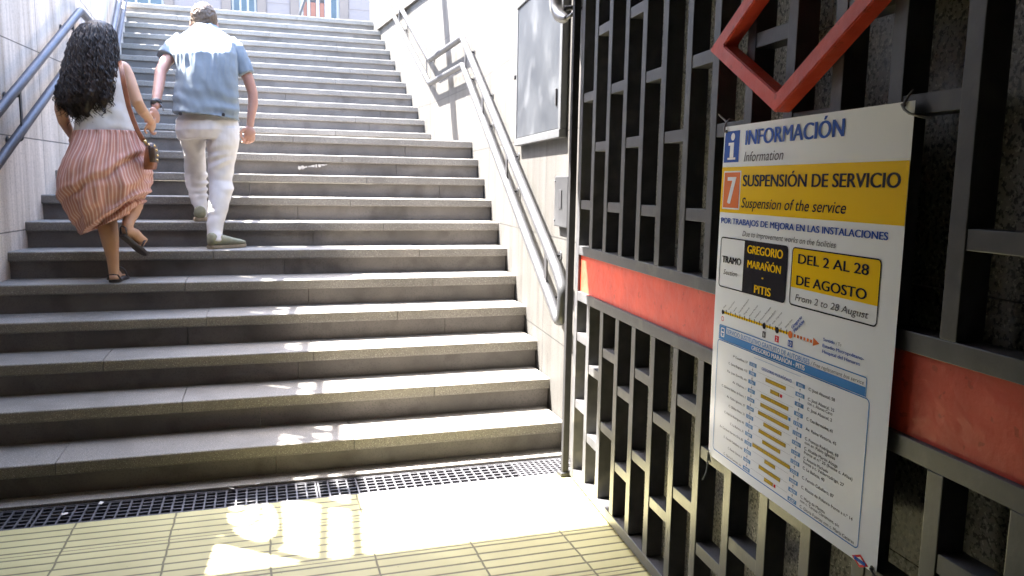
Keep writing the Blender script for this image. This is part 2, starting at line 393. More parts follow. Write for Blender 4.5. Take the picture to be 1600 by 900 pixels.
bm = bmesh.new(); wall_prism(bm, XR, ysR, -.2, 3.49, .45); obj('cladding', bm, M['wall'], rw)
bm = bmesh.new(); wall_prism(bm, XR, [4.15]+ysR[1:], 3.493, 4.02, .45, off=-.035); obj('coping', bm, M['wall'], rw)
ysL = [3.3, 5.2, 6.83, 7.7, Y2, 9.9, 11.42]
lw = empty('stair_wall', (-1.4, 7, 0), 'shaded grey stone wall along the left of the stairs, beside the woman with long hair', 'wall')
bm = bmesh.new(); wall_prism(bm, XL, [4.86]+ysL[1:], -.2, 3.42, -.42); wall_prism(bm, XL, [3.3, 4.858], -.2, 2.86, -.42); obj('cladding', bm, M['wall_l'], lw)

# gate frame of reference: u runs from the hinge post towards the camera, off runs into the wall
GD = V(.0852, 1, 0).normalized(); GN = V(GD.y, -GD.x, 0); G0 = V(1.42, 3.43, 0)
def G(u, z, off=0): return G0 - GD*u + GN*off + V(0,0,z)
def gbox(bm, u0, u1, z0, z1, o0, o1, bevel=0, mi=0):
    box(bm, G(u0, z0, o0), -GD*(u1-u0), GN*(o1-o0), V(0,0,z1-z0), bevel, mi)

# granite wall of the passage behind the gate, and the passage's far sides
bm = bmesh.new(); z = -.1
rows = [-.1, .62, 1.235, 1.85, 2.465, 3.08, 3.318]
rg = random.Random(5)
for a, b in zip(rows, rows[1:]):
    u = -.16; first = rg.uniform(.5, 1.0)
    while u < 8.2:
        u2 = u+first; first = rg.choice([.92, 1.0, 1.08]); 
        gbox(bm, u+.0015, u2-.0015, a+.0015, b-.0015, .118+rg.uniform(0,.001), .30); u = u2
tag(obj('passage_wall', bm, M['granite']), 'dark speckled granite wall behind the open gate', 'wall')
bm = bmesh.new(); abox(bm, -4.4, -4.2, -4.6, 3.9, -.2, 3.319)
tag(obj('passage_side_wall', bm, M['plaster']), 'pale plaster side wall of the passage, far left of the camera', 'wall')
bm = bmesh.new(); abox(bm, -4.2, 2.3, -4.6, -4.4, -.2, 3.319)
tag(obj('passage_end_wall', bm, M['granite']), 'dark granite wall closing the passage behind the camera', 'wall')
bm = bmesh.new(); abox(bm, -4.2, -2.0, 3.62, 3.9, -.2, 3.319)
tag(obj('passage_corner_wall', bm, M['plaster']), 'pale plaster wall beside the foot of the stairs, left end', 'wall')

# ---------------------------------------------------------------- drain grate
dg_ = empty('drain_grate', (0, 3.62, 0), 'long dark metal drain grate across the foot of the stairs', 'drain')
bm = bmesh.new(); abox(bm, -1.95, 1.55, 3.513, 3.734, -.25, -.06); obj('pit', bm, M['pit'], dg_)
bm = bmesh.new()
abox(bm, -1.95, 1.55, 3.5135, 3.522, -.058, -.003); abox(bm, -1.95, 1.55, 3.725, 3.7335, -.058, -.003)
obj('edge_frame', bm, M['grate'], dg_)
secs_ = [-1.95, -.95, .22, 1.2, 1.53]
for a, b in zip(secs_, secs_[1:]):
    bm = bmesh.new(); x = a+.004
    fine = b > 1.4
    step = .03 if fine else .0445
    while x < b-.004:
        abox(bm, x, x+.0075, 3.523, 3.724, -.03, -.004); x += step
    y = 3.532; ny = 8 if fine else 6
    for k in range(ny):
        yy = 3.530+k*(.185/(ny-1)); abox(bm, a+.002, b-.002, yy, yy+.007, -.026, -.0055)
        if not fine: 
            xx = a+.02
            while xx < b-.03: abox(bm, xx, xx+.018, yy+.012, yy+.019, -.028, -.010); xx += .0445
    obj('grate_panel', bm, M['grate'], dg_)

# ================================================================= THE GATE
gate = empty('metal_gate', G(1.6, 0), 'dark grey metal lattice gate with red band, folded back against the wall', 'gate')
UPR = [.207,.388,.578,.758,.945,1.140,1.327,1.530,1.728,1.922,2.118,2.315,2.508,2.70,2.89,3.085]
HW, DEP = .0210, .064
bm = bmesh.new()
gbox(bm, 0, .045, .02, 2.46, 0, DEP, .002); gbox(bm, 3.25, 3.295, .02, 2.46, 0, DEP, .002)
for z0, z1 in ((.02,.065),(.900,.944),(1.117,1.159),(2.415,2.46)): gbox(bm, .0455, 3.2495, z0, z1, .0005, DEP-.0005, .002)
obj('frame', bm, M['gatepaint'], gate)
bm = bmesh.new(); t = bmesh.new()
gbox(bm, .046, 3.249, .9445, 1.1165, .013, .05)
obj('red_band', bm, M['red'], gate)
for u in UPR:
    for z0, z1 in ((.0655,.8995),(1.1595,2.4145)):
        bm = bmesh.new(); gbox(bm, u-HW, u+HW, z0, z1, .0015, DEP-.001, .002); obj('upright', bm, M['gatepaint'], gate)
edges = [.045-HW*0]+UPR+[3.25]
for i in range(len(UPR)+1):
    a = .0455 if i == 0 else UPR[i-1]+HW+.0003
    b = 3.2495 if i == len(UPR) else UPR[i]-HW-.0003
    for zc in ((1.836,1.351,2.32,.726,.398) if i % 2 == 0 else (2.10,1.608,.608,.284)):
        bm = bmesh.new(); gbox(bm, a, b, zc-.020, zc+.020, .004, DEP-.003, .0015); obj('crossbar', bm, M['gatepaint'], gate)
# red rhombus welded on the front
bm = bmesh.new(); cu, cz, hu, hz = 1.745, 1.836, .372, .209; k = .77
def rh(s, off): return [G(cu-hu*s, cz, off), G(cu, cz-hz*s, off), G(cu+hu*s, cz, off), G(cu, cz+hz*s, off)]
A, B_, C_, D_ = [[bm.verts.new(p) for p in rh(s, o)] for s, o in ((1,-.045),(k,-.045),(1,-.001),(k,-.001))]
for i in range(4):
    j = (i+1) % 4
    bm.faces.new((A[i], A[j], B_[j], B_[i])); bm.faces.new((C_[j], C_[i], D_[i], D_[j])); bm.faces.new((A[j], A[i], C_[i], C_[j])); bm.faces.new((B_[i], B_[j], D_[j], D_[i]))
bmesh.ops.recalc_face_normals(bm, faces=bm.faces[:]); bmesh.ops.bevel(bm, geom=bm.edges[:], offset=.003, segments=2, affect='EDGES')
obj('rhombus_emblem', bm, M['red'], gate)
for z in (.35, 2.02, 2.06, 2.20, 2.24):
    bm = bmesh.new(); tube(bm, [G(-.012, z-.012, .02), G(-.012, z+.012, .02)], .009, 10); obj('hinge', bm, M['dark'], gate)
# hinge post
bm = bmesh.new(); box(bm, V(1.396, 3.463, .02), V(.034,.003,0), V(-.002,.024,0), V(0,0,2.60), .003)
box(bm, V(1.385, 3.452, .0), V(.060,.005,0), V(-.005,.05,0), V(0,0,.022), .003)
tag(obj('gate_post', bm, M['postpaint']), 'slim dark steel post at the hinge side of the lattice gate', 'post')

# ================================================================= HANDRAILS
def railing_line(pts, r, bm, n=12, fillet=.05):
    P = [Vector(p) for p in pts]; out = [P[0]]
    for i in range(1, len(P)-1):
        a = (P[i-1]-P[i]); b = (P[i+1]-P[i]); f = min(fillet, a.length*.45, b.length*.45)
        p0 = P[i]+a.normalized()*f; p1 = P[i]+b.normalized()*f
        for q in (0, .25, .5, .75, 1): out.append(p0.lerp(P[i], q).lerp(P[i].lerp(p1, q), q))
    out.append(P[-1]); tube(bm, out, r, n)
def rail_pt(fx, side, Y, z, off=.085): return V(fx(Y)+side*off, Y, z)
def handrail(fx, side, label, upper, lower, brk, mt, loop):
    h = empty('handrail', (fx(5)+side*.08, 5, 0), label, 'handrail', 'handrails of the stairs')
    U = [rail_pt(fx, side, Y, z) for Y, z in upper]; Lw = [rail_pt(fx, side, Y, z) for Y, z in lower]
    bm = bmesh.new()
    railing_line(U+loop+Lw[::-1] if loop else U, .0275, bm, 14, .035)
    obj('rail', bm, mt, h)
    if not loop:
        bm = bmesh.new(); railing_line(Lw, .0275, bm, 14, .035); obj('lower_rail', bm, mt, h)
    for Y, zu, zl in brk:
        bm = bmesh.new()
        pu, pl = rail_pt(fx, side, Y, zu), rail_pt(fx, side, Y, zl)
        wx = fx(Y)
        for p in (pu, pl):
            railing_line([p-V(0,0,.018), p-V(0,0,.065), V(wx+side*.002, Y, p.z-.065)], .0065, bm, 8, .02)
            tube(bm, [V(wx+side*.0015, Y, p.z-.065), V(wx+side*.007, Y, p.z-.065)], .026, 12)
        q = pu-pl
        box(bm, pl+V(-.004,-.018,.02), V(.008,0,0), V(0,.036,0), q-V(0,0,.042))
        obj('bracket', bm, M['dark'], h)
    return h
SL = .545; S2 = .62
def f1(z0, Yl): return lambda Y: z0+SL*(Y-Yl)
# silver pair on the right wall
uR = f1(2.715, 6.88); lR = f1(2.475, 6.86)
up_pts = [(10.9, 2.715+S2*(10.9-8.24)), (8.24, 2.715), (6.88, 2.715), (3.73, uR(3.73))]
lo_pts = [(10.9, 2.475+S2*(10.9-8.24)), (8.24, 2.475), (6.86, 2.475), (3.80, lR(3.80))]
loopR = [rail_pt(XR, -1, 3.625, uR(3.73)-.085), rail_pt(XR, -1, 3.635, lR(3.80)-.045), rail_pt(XR, -1, 3.70, lR(3.80)-.062)]
hr = handrail(XR, -1, 'silver double tube handrail on the sunlit right wall', up_pts, lo_pts, [(Y, uR(Y), lR(Y)) for Y in (3.96, 5.0, 5.9, 6.74)]+[(8.4, 2.715+S2*.16, 2.475+S2*.16), (9.6, 2.715+S2*1.36, 2.475+S2*1.36)], M['galv'], loopR)
uL = f1(2.66, 6.68); lL = f1(2.38, 6.64)
handrail(XL, 1, 'blue grey double tube handrail on the shaded left wall', [(10.9, 2.66+S2*2.66), (8.24, 2.66), (6.68, 2.66), (3.6, uL(3.6))], [(10.9, 2.38+S2*2.66), (8.24, 2.38), (6.64, 2.38), (3.6, lL(3.6))], [(Y, uL(Y), lL(Y)) for Y in (3.95, 5.42, 6.5)]+[(8.6, 2.66+S2*.36, 2.38+S2*.36), (9.8, 2.66+S2*1.56, 2.38+S2*1.56)], M['bluegrey'], None)

# ================================================================= FIXTURES ON THE RIGHT WALL
WD = V(.0877, 1, 0).normalized(); WN = V(WD.y, -WD.x, 0)
def Wp(Y, z, off=0): return V(XR(Y), Y, z) + WN*off
def wbox(bm, y0, y1, z0, z1, o0, o1, bevel=0, mi=0):
    a = Wp(y0, z0, -o1); b = Wp(y1, z0, -o1)
    box(bm, a, b-a, WN*(o1-o0), V(0,0,z1-z0), bevel, mi)
cb_ = empty('metal_cabinet', Wp(4.42, 1.69), 'tall grey metal cabinet door with pale frame on the sunlit right wall', 'cabinet')
bm = bmesh.new()
wbox(bm, 3.90, 4.95, 1.690, 1.735, .001, .045, .004); wbox(bm, 3.90, 4.95, 2.555, 2.60, .001, .045, .004)
wbox(bm, 3.90, 3.945, 1.7355, 2.5545, .001, .040, .004); wbox(bm, 4.925, 4.95, 1.7355, 2.5545, .001, .040, .004)
obj('frame', bm, M['doorframe'], cb_)
bm = bmesh.new(); wbox(bm, 3.948, 4.922, 1.739, 2.551, .001, .036, .003); o = obj('door', bm, M['door'], cb_)
for z in (1.86, 2.32):
    bm = bmesh.new(); wbox(bm, 3.975, 3.992, z, z+.09, .0365, .046, .003); obj('hinge', bm, M['dark'], o)
bm = bmesh.new(); wbox(bm, 4.955, 4.985, 2.12, 2.145, .001, .05, .003); obj('latch', bm, M['dark'], cb_)
ic = empty('intercom_box', Wp(3.86, 1.22), 'small flat steel box with dark slot on the wall beside the gate post', 'box')
bm = bmesh.new(); wbox(bm, 3.765, 4.01, 1.218, 1.488, .001, .03, .006); obj('case', bm, M['steel'], ic)
bm = bmesh.new(); wbox(bm, 3.865, 3.915, 1.315, 1.415, .0305, .035, .002); obj('slot_plate', bm, M['dark'], ic)
for y, z in ((3.995,1.25),(3.995,1.46)):
    p = Wp(y, z, -.0305); bm = bmesh.new(); tube(bm, [p, p-WN*.004], .005, 8); obj('screw', bm, M['steel'], ic)
fx = empty('wall_fixture', Wp(3.68, 2.25), 'white curved casing with cable on the wall above the intercom box', 'fixture')
bm = bmesh.new(); o_ = -.115
tube(bm, [Wp(3.785, 2.46, o_), Wp(3.78, 2.38, o_), Wp(3.755, 2.31, o_), Wp(3.70, 2.265, o_), Wp(3.635, 2.24, o_), Wp(3.585, 2.228, o_)], [.030,.032,.033,.031,.027,.016], 16, round_ends=True)
obj('casing', bm, M['white_fix'], fx)
bm = bmesh.new(); tube(bm, [Wp(3.58, 2.225, o_), Wp(3.55, 2.235, -.10), Wp(3.548, 2.29, -.05), Wp(3.55, 2.36, -.025), Wp(3.56, 2.52, -.012)], .009, 10); obj('cable', bm, M['white_fix'], fx)
bm = bmesh.new(); tube(bm, [Wp(3.70, 2.30, -.09), Wp(3.70, 2.31, -.002)], .012, 10); obj('bracket', bm, M['dark'], fx)

# ================================================================= STREET LEVEL: railing, sign frame, building
rl = empty('street_railing', (-1.6, 6, 3.42), 'black iron railing with scrollwork along the top of the left stair wall', 'railing')
def RX(Y): return XL(Y)-.04
ys = [4.25, 5.2, 6.2, 7.3, 8.4, 9.5, 10.9]
ZT = 4.06
bm = bmesh.new(); tube(bm, [V(RX(Y), Y, ZT-.03) for Y in ys], .030, 8); obj('top_rail', bm, M['iron'], rl)
bm = bmesh.new(); tube(bm, [V(RX(Y), Y, 3.765) for Y in ys], .028, 8); obj('middle_rail', bm, M['iron'], rl)
for Y in (4.27, 4.84, 6.3, 7.6, 8.9, 10.2, 10.9):
    bm = bmesh.new(); abox(bm, RX(Y)-.02, RX(Y)+.02, Y-.02, Y+.02, 3.42 if Y > 4.85 else 2.86, ZT+.02); obj('post', bm, M['iron'], rl)
def ring(bm, X, yc, zc, r, th, a0=0, a1=360, n=20, sq=1):
    pts = [V(X, yc+r*math.cos(R(a0+(a1-a0)*k/n)), zc+sq*r*math.sin(R(a0+(a1-a0)*k/n))) for k in range(n+1)]
    tube(bm, pts, th, 6)
def plate(bm, y0, y1, z0, z1, mg, pw, th=.012):
    """flat openwork plate across y0..y1 with one rounded hole"""
    X = RX((y0+y1)/2); N = 32; cy, cz, hy, hz = (y0+y1)/2, (z0+z1)/2, (y1-y0)/2, (z1-z0)/2; P = []
    for x in (X-th, X+th):
        o_, i_ = [], []
        for k in range(N):
            a = 6.28319*(k+.5)/N; ca, sa = math.cos(a), math.sin(a); m_ = max(abs(ca), abs(sa))
            o_.append(bm.verts.new((x, cy+hy*ca/m_, cz+hz*sa/m_)))
            i_.append(bm.verts.new((x, cy+(hy-mg)*math.copysign(abs(ca)**(2/pw), ca), cz+(hz-mg)*math.copysign(abs(sa)**(2/pw), sa))))
        P.append((o_, i_))
    (o0, i0), (o1, i1) = P
    for k in range(N):
        j = (k+1) % N
        bm.faces.new((o0[k], o0[j], i0[j], i0[k])); bm.faces.new((i1[k], i1[j], o1[j], o1[k])); bm.faces.new((i0[k], i0[j], i1[j], i1[k])); bm.faces.new((o0[j], o0[k], o1[k], o1[j]))
Y = 4.87; k = 0
while Y < 10.7:
    X = RX(Y); bm = bmesh.new(); W_ = (.34, .29, .38)[k % 3]
    plate(bm, Y, Y+W_, 3.43, 3.755, .007, (2.6, 3.2, 2.3)[k % 3])
    if 5.35 < Y+W_/2 < 6.25: abox(bm, X-.010, X+.010, Y+.005, Y+W_-.005, 3.44, 3.75)  # unseen solid infill, added to keep sun off the woman's head
    if k % 3 == 0:
        ring(bm, X, Y+.17, 3.53, .10, .013, 10, 200); tube(bm, [V(X, Y+.02, 3.66), V(X, Y+.14, 3.61), V(X, Y+.25, 3.73)], .013, 6)
    elif k % 3 == 1:
        tube(bm, [V(X, Y+.10, 3.45), V(X, Y+.13, 3.60), V(X, Y+.10, 3.74)], .018, 6); ring(bm, X, Y+.20, 3.60, .055, .012, -120, 120)
    else:
        ring(bm, X, Y+.20, 3.59, .105, .013, -40, 250); tube(bm, [V(X, Y+.04, 3.47), V(X, Y+.20, 3.60), V(X, Y+.33, 3.71)], .014, 6)
    plate(bm, Y, Y+W_*.52, 3.775, 4.02, .006, 3.0); plate(bm, Y+W_*.52+.002, Y+W_, 3.775, 4.02, .007, 2.4)
    ring(bm, X, Y+W_*.5, 3.90, .03, .02, n=10)
    obj('scroll', bm, M['iron'], rl)
    Y += W_+.01; k += 1
bm = bmesh.new(); X = RX(4.55)
plate(bm, 4.285, 4.825, 2.90, 3.42, .03, 2.2)
ring(bm, X, 4.64, 3.02, .22, .015, 20, 190); ring(bm, X, 4.66, 3.00, .10, .015, 20, 280)
obj('end_scroll', bm, M['iron'], rl)
sg = empty('sign_frame', (0, 8.62, zs), 'plain dark steel beam on two posts spanning the stairs at street level', 'frame')
bm = bmesh.new(); abox(bm, -2.3, 2.3, 8.55, 8.71, 5.0, 5.16); obj('beam', bm, M['iron'], sg)
for x in (-2.32, 2.24):
    bm = bmesh.new(); abox(bm, x, x+.08, 8.58, 8.68, zs, 4.999); obj('post', bm, M['iron'], sg)

FY = 22.0
bd = empty('facade_building', (1, FY, zs), 'pale rendered building with tall windows across the street above the stairs', 'building')
bm = bmesh.new()
holes = [(-.62, .02, 'w'), (1.07, 2.12, 'd'), (-3.2, -2.2, 'w'), (4.4, 5.2, 'w')]
abox(bm, -16, 18, FY+.25, FY+6, zs, 14)
obj('wall_core', bm, M['facade'], bd)
bm = bmesh.new(); xs = -16
for a, b, _ in sorted(holes):
    abox(bm, xs, a, FY, FY+.25, zs, 7.6); xs = b
abox(bm, xs, 18, FY, FY+.25, zs, 7.6); abox(bm, -16, 18, FY, FY+.25, 7.6, 14)
obj('wall', bm, M['facade'], bd)
bm = bmesh.new()
for z in [zs+.6*i for i in range(1, 7)]:
    xs = -16
    for a, b, _ in sorted(holes):
        abox(bm, xs, a-.24, FY-.012, FY-.001, z, z+.53); xs = b+.24
    abox(bm, xs, 18, FY-.012, FY-.001, z, z+.53)
obj('render_course', bm, M['facade'], bd)
for a, b, kd in holes:
    bm = bmesh.new(); abox(bm, a-.22, a-.002, FY-.04, FY-.0005, zs, 7.7); abox(bm, b+.002, b+.22, FY-.04, FY-.0005, zs, 7.7); abox(bm, a-.22, b+.22, FY-.06, FY-.0005, 7.702, 7.95)
    obj('surround', bm, M['facadetrim'], bd)
    if kd == 'w':
        wv = bmesh.new(); n = 3
        for k in range(n+1):
            x = a+.02+(b-a-.09)*k/n; abox(wv, x, x+.05, FY+.10, FY+.16, zs+.6, 7.55)
        abox(wv, a, b, FY+.09, FY+.17, zs+.5, zs+.599); abox(wv, a, b, FY+.09, FY+.17, 7.551, 7.6)
        o = obj('window', wv, M['whiteframe'], bd)
        bm = bmesh.new(); abox(bm, a, b, FY+.12, FY+.13, zs+.6, 7.55); obj('pane', bm, M['glass'], o)
        bm = bmesh.new(); abox(bm, a, b, FY+.05, FY+.249, zs, zs+.499); obj('sill_panel', bm, M['facade'], bd)
    else:
        o = obj('door_frame', (lambda q: [abox(q, a, b, FY+.10, FY+.16, 7.5, 7.6), abox(q, 1.82, 1.90, FY+.08, FY+.16, zs, 7.499), abox(q, 2.04, 2.118, FY+.08, FY+.16, zs, 7.499)] and q)(bmesh.new()), M['whiteframe'], bd)
        bm = bmesh.new(); abox(bm, 1.901, 2.039, FY+.11, FY+.12, zs, 7.499); obj('pane', bm, M['glass'], o)
        for xa, xb in ((1.18,1.28),(1.36,1.51),(1.60,1.73)):
            bm = bmesh.new(); abox(bm, xa, xb, FY+.09, FY+.13, zs, 6.15, .01); obj('door_panel', bm, M['terracotta'], bd)
        for xa, xb in ((1.071,1.179),(1.281,1.359),(1.511,1.599),(1.731,1.819)):
            bm = bmesh.new(); abox(bm, xa, xb, FY+.07, FY+.14, zs, 7.499, .01); obj('door_post', bm, M['whiteframe'], bd)
sr = empty('street_rail', at(468, 24, 12.2), 'leaning thin silver tube rail standing at the top of the stairs', 'rail')
bm = bmesh.new(); tube(bm, [at(466, 34, 12.2), at(470, 18, 12.2), at(477, -2, 12.2), at(482, -12, 12.2)], .022, 10); obj('tube', bm, M['galv'], sr)

# ================================================================= THE POSTER
PU0, PU1, PZ0, PZ1 = 1.434, 2.197, .631, 1.613
def bow(u, z):
    a = min(max((u-PU0)/(PU1-PU0), 0), 1); v = min(max((PZ1-z)/(PZ1-PZ0), 0), 1)
    return .020*math.sin(math.pi*v)*(1-a)**1.3 + .034*math.sin(math.pi*a**.75)*v**4 - .006*(1-a)**8*v**8
def S(u, z, lay=0):
    b = bow(u, z)
    return G(u+b*(3.43-u)/1.26, z+b*(CAMH-z)/1.26, -.014-b-lay)  # bowed points pushed along the line of sight, towards the camera
poster = empty('information_poster', S(1.8, PZ0), 'large white and yellow paper notice tied to the lattice gate', 'poster')
bm = bmesh.new(); NU, NZ = 36, 48
def sheetgrid(bm, lay, rev, mi):
    g = [[bm.verts.new(S(PU0+(PU1-PU0)*i/NU, PZ0+(PZ1-PZ0)*j/NZ, lay)) for i in range(NU+1)] for j in range(NZ+1)]
    for j in range(NZ):
        for i in range(NU):
            q = (g[j][i], g[j][i+1], g[j+1][i+1], g[j+1][i]); f = bm.faces.new(q[::-1] if rev else q); f.smooth = True; f.material_index = mi
    return g
ga = sheetgrid(bm, 0, False, 0); gb = sheetgrid(bm, -.0006, True, 0)
def rim(g): return [g[0][i] for i in range(NU+1)]+[g[j][NU] for j in range(1, NZ+1)]+[g[NZ][i] for i in range(NU-1, -1, -1)]+[g[j][0] for j in range(NZ-1, 0, -1)]
ra, rb = [[bm.verts.new(v.co) for v in rim(g_)] for g_ in (ga, gb)]
for i in range(len(ra)):
    j = (i+1) % len(ra); bm.faces.new((ra[j], ra[i], rb[i], rb[j]))
obj('sheet', bm, I['paper'], poster)

class Print:
    """one printed group of the poster, in one mesh"""
    def __init__(s, name): s.name = name; s.bm = bmesh.new(); s.mats = []; s.n = 0
    def mi(s, k):
        if I[k] not in s.mats: s.mats.append(I[k])
        return s.mats.index(I[k])
    def poly(s, uz, k, lay):
        f = s.bm.faces.new([s.bm.verts.new(S(u, z, lay)) for u, z in uz]); f.material_index = s.mi(k)
    def rect(s, u0, u1, z0, z1, k, lay=.0006):
        nu = max(1, int((u1-u0)/.022)); nz = max(1, int((z1-z0)/.022)); mi = s.mi(k)
        g = [[s.bm.verts.new(S(u0+(u1-u0)*i/nu, z0+(z1-z0)*j/nz, lay)) for i in range(nu+1)] for j in range(nz+1)]
        for j in range(nz):
            for i in range(nu):
                f = s.bm.faces.new((g[j][i], g[j][i+1], g[j+1][i+1], g[j+1][i])); f.material_index = mi; f.smooth = True
    def outline(s, u0, u1, z0, z1, w_, k, rad, lay=.0009, corners=(1,1,1,1)):
        pts = []
        for (cx, cz, a0), on in zip(((u1-rad, z1-rad, 0), (u0+rad, z1-rad, 90), (u0+rad, z0+rad, 180), (u1-rad, z0+rad, 270)), corners):
            for q in range(5):
                a = R(a0+22.5*q); 
                if on: pts.append((cx+rad*math.cos(a), cz+rad*math.sin(a), math.cos(a), math.sin(a)))
            if not on:
                sx = 1 if cx > u0+(u1-u0)/2 else -1; sz = 1 if cz > z0+(z1-z0)/2 else -1
                pts.append((cx+sx*rad, cz+sz*rad, sx, sz))
        full = []
        for i in range(len(pts)):
            a, b = pts[i], pts[(i+1) % len(pts)]; full.append(a)
            d = math.hypot(b[0]-a[0], b[1]-a[1]); n = int(d/.02)
            for q in range(1, n): 
                f = q/n; full.append(tuple(a[j]+(b[j]-a[j])*f for j in range(4)))
        mi = s.mi(k); O = [s.bm.verts.new(S(p[0], p[1], lay)) for p in full]; N = [s.bm.verts.new(S(p[0]-p[2]*w_, p[1]-p[3]*w_, lay)) for p in full]
        for i in range(len(full)):
            j = (i+1) % len(full); f = s.bm.faces.new((O[i], O[j], N[j], N[i])); f.material_index = mi
    def disc(s, u, z, ru, rz, k, lay=.0012, n=20):
        s.poly([(u+ru*math.cos(6.28319*i/n), z+rz*math.sin(6.28319*i/n)) for i in range(n)], k, lay)
    def text(s, body, u0, u1, z0, z1, k, bold=0, ital=0, lay=.0011, ang=None, zscale=None):
        """fit the words' width to u0..u1 and the capital height to z0..z1; ang turns them about u0,z0"""
        vs_, fs, x0, x1, H = glyphs(body, bold, ital); mi = s.mi(k); out = []
        pad = (z1-z0)*bold*4
        for rep_, dx in enumerate((-pad, -pad/3, pad/3, pad) if bold else (0,)):
            out = []
            for x, y in vs_:
                u = pad+(x-x0)/(x1-x0)*(u1-u0-2*pad)+dx; z = y/H*(z1-z0)
                if ang is not None:
                    ca, sa = math.cos(ang), math.sin(ang); u, z = u*ca-z*sa, u*sa+z*ca
                out.append(s.bm.verts.new(S(u0+u, z0+z, lay+rep_*.00006)))
            for f in fs:
                try:
                    g = s.bm.faces.new([out[i] for i in f]); g.material_index = mi
                except ValueError: pass
    def done(s, label=None):
        o = obj(s.name, s.bm, s.mats, poster)
        if label: o['label'] = label
        return o
_cap = {}
def raw_text(body, bold, ital):
    c = bpy.data.curves.new('t', 'FONT'); c.body = body; c.size = 1; c.resolution_u = 4; c.shear = .22 if ital else 0; c.offset = 0
    o = bpy.data.objects.new('t', c); col.objects.link(o)
    dg = bpy.context.evaluated_depsgraph_get(); dg.update()
    me = bpy.data.meshes.new_from_object(o.evaluated_get(dg))
    vs_ = [(v.co.x, v.co.y) for v in me.vertices]; fs = [tuple(p.vertices) for p in me.polygons]
    bpy.data.objects.remove(o); bpy.data.curves.remove(c); bpy.data.meshes.remove(me)
    return vs_, fs
def glyphs(body, bold, ital):
    key = (bold, ital)
    if key not in _cap: _cap[key] = max(v[1] for v in raw_text('H', bold, 0)[0])
    vs_, fs = raw_text(body, bold, ital)
    return vs_, fs, min(v[0] for v in vs_), max(v[0] for v in vs_), _cap[key]
BO = .016
p = Print('heading')
p.rect(1.440, 1.524, 1.5105, 1.5985, 'blue')
p.disc(1.487, 1.582, .011, .0105, 'white')
p.rect(1.474, 1.495, 1.524, 1.566, 'white', .0012); p.rect(1.464, 1.4738, 1.558, 1.566, 'white', .0012); p.rect(1.462, 1.507, 1.518, 1.5238, 'white', .0012)
p.text('INFORMACIÓN', 1.556, 1.986, 1.556, 1.595, 'blue', BO)
p.text('Information', 1.555, 1.749, 1.511, 1.537, 'grey', 0, 1)
p.done()
p = Print('suspension_band')
p.rect(PU0+.0005, PU1-.0005, 1.368, 1.4975, 'yellow')
p.rect(1.448, 1.545, 1.378, 1.486, 'white', .0010); p.rect(1.452, 1.541, 1.382, 1.482, 'orange', .0014)
p.text('7', 1.472, 1.522, 1.394, 1.469, 'white', BO, 0, .0019)
p.text('SUSPENSIÓN DE SERVICIO', 1.556, 2.177, 1.4435, 1.474, 'black', BO)
p.text('Suspension of the service', 1.556, 2.012, 1.385, 1.412, 'black', .004, 1)
p.done()
p = Print('reason_text')
p.text('POR TRABAJOS DE MEJORA EN LAS INSTALACIONES', 1.447, 2.153, 1.3365, 1.3525, 'blue', BO)
p.text('Due to improvement works on the facilities', 1.572, 1.985, 1.3065, 1.321, 'grey', 0, 1)
p.done()
p = Print('section_box')
p.rect(1.586, 1.796, 1.1535, 1.294, 'black', .0006); p.outline(1.452, 1.799, 1.151, 1.297, .0032, 'black', .012, .0009)
p.text('TRAMO', 1.466, 1.574, 1.2235, 1.2425, 'black', BO); p.text('Section', 1.478, 1.556, 1.190, 1.204, 'grey', 0, 1)
for s_, a, b, z0, z1 in (('GREGORIO', 1.603, 1.777, 1.262, 1.284), ('MARAÑÓN', 1.608, 1.772, 1.223, 1.243), ('PITIS', 1.650, 1.732, 1.159, 1.180)): p.text(s_, a, b, z0, z1, 'yellow', BO)
p.rect(1.684, 1.692, 1.2, 1.2035, 'yellow', .0011)
p.done()
p = Print('date_box')
p.rect(1.819, 2.137, 1.197, 1.294, 'yellow', .0006); p.outline(1.816, 2.140, 1.152, 1.2965, .0032, 'black', .012, .0009)
p.text('DEL 2 AL 28', 1.843, 2.103, 1.258, 1.281, 'black', BO); p.text('DE AGOSTO', 1.841, 2.102, 1.205, 1.228, 'black', BO)
p.text('From 2 to 28 August', 1.841, 2.112, 1.166, 1.182, 'grey', 0, 1)
p.done()
p = Print('route_map')
u0, u1, zl = 1.486, 1.832, 1.079
p.rect(u0, u1, zl-.0035, zl+.0035, 'yellow')
for i in range(27): 
    u = u0+.008+i*(u1-u0-.012)/26
    h = .010 if i % 2 else .0045
    p.rect(u-.0016, u+.0016, zl-.0035, zl-.0035+h+.002, 'black', .0010)
names = ['Pitis', 'Arroyofresno', 'Lacoma', 'Avenida Ilustración', 'Peñagrande', 'Antonio Machado', 'Valdezarza', 'Francos Rodríguez', 'Guzmán el Bueno', 'Islas Filipinas', 'Canal', 'Alonso Cano']
for i, s_ in enumerate(names):
    u = u0+.006+i*(u1-u0-.03)/11; p.text(s_, u, u+.0036*len(s_), zl+.010, zl+.0145, 'grey', .008, 0, .0011, R(43))
p.disc(u0+.001, zl, .0065, .007, 'black'); p.disc(1.711, zl-.001, .0085, .0085, 'black'); p.disc(1.772, zl-.001, .0085, .0085, 'black'); p.disc(u1, zl-.001, .0095, .0095, 'orange', .0014)
for k in range(7): p.rect(u1+.014+k*.0135, u1+.022+k*.0135, zl-.004, zl+.0035, 'orange')
p.poly([(1.926, zl-.010), (1.951, zl), (1.926, zl+.010)], 'orange', .0010)
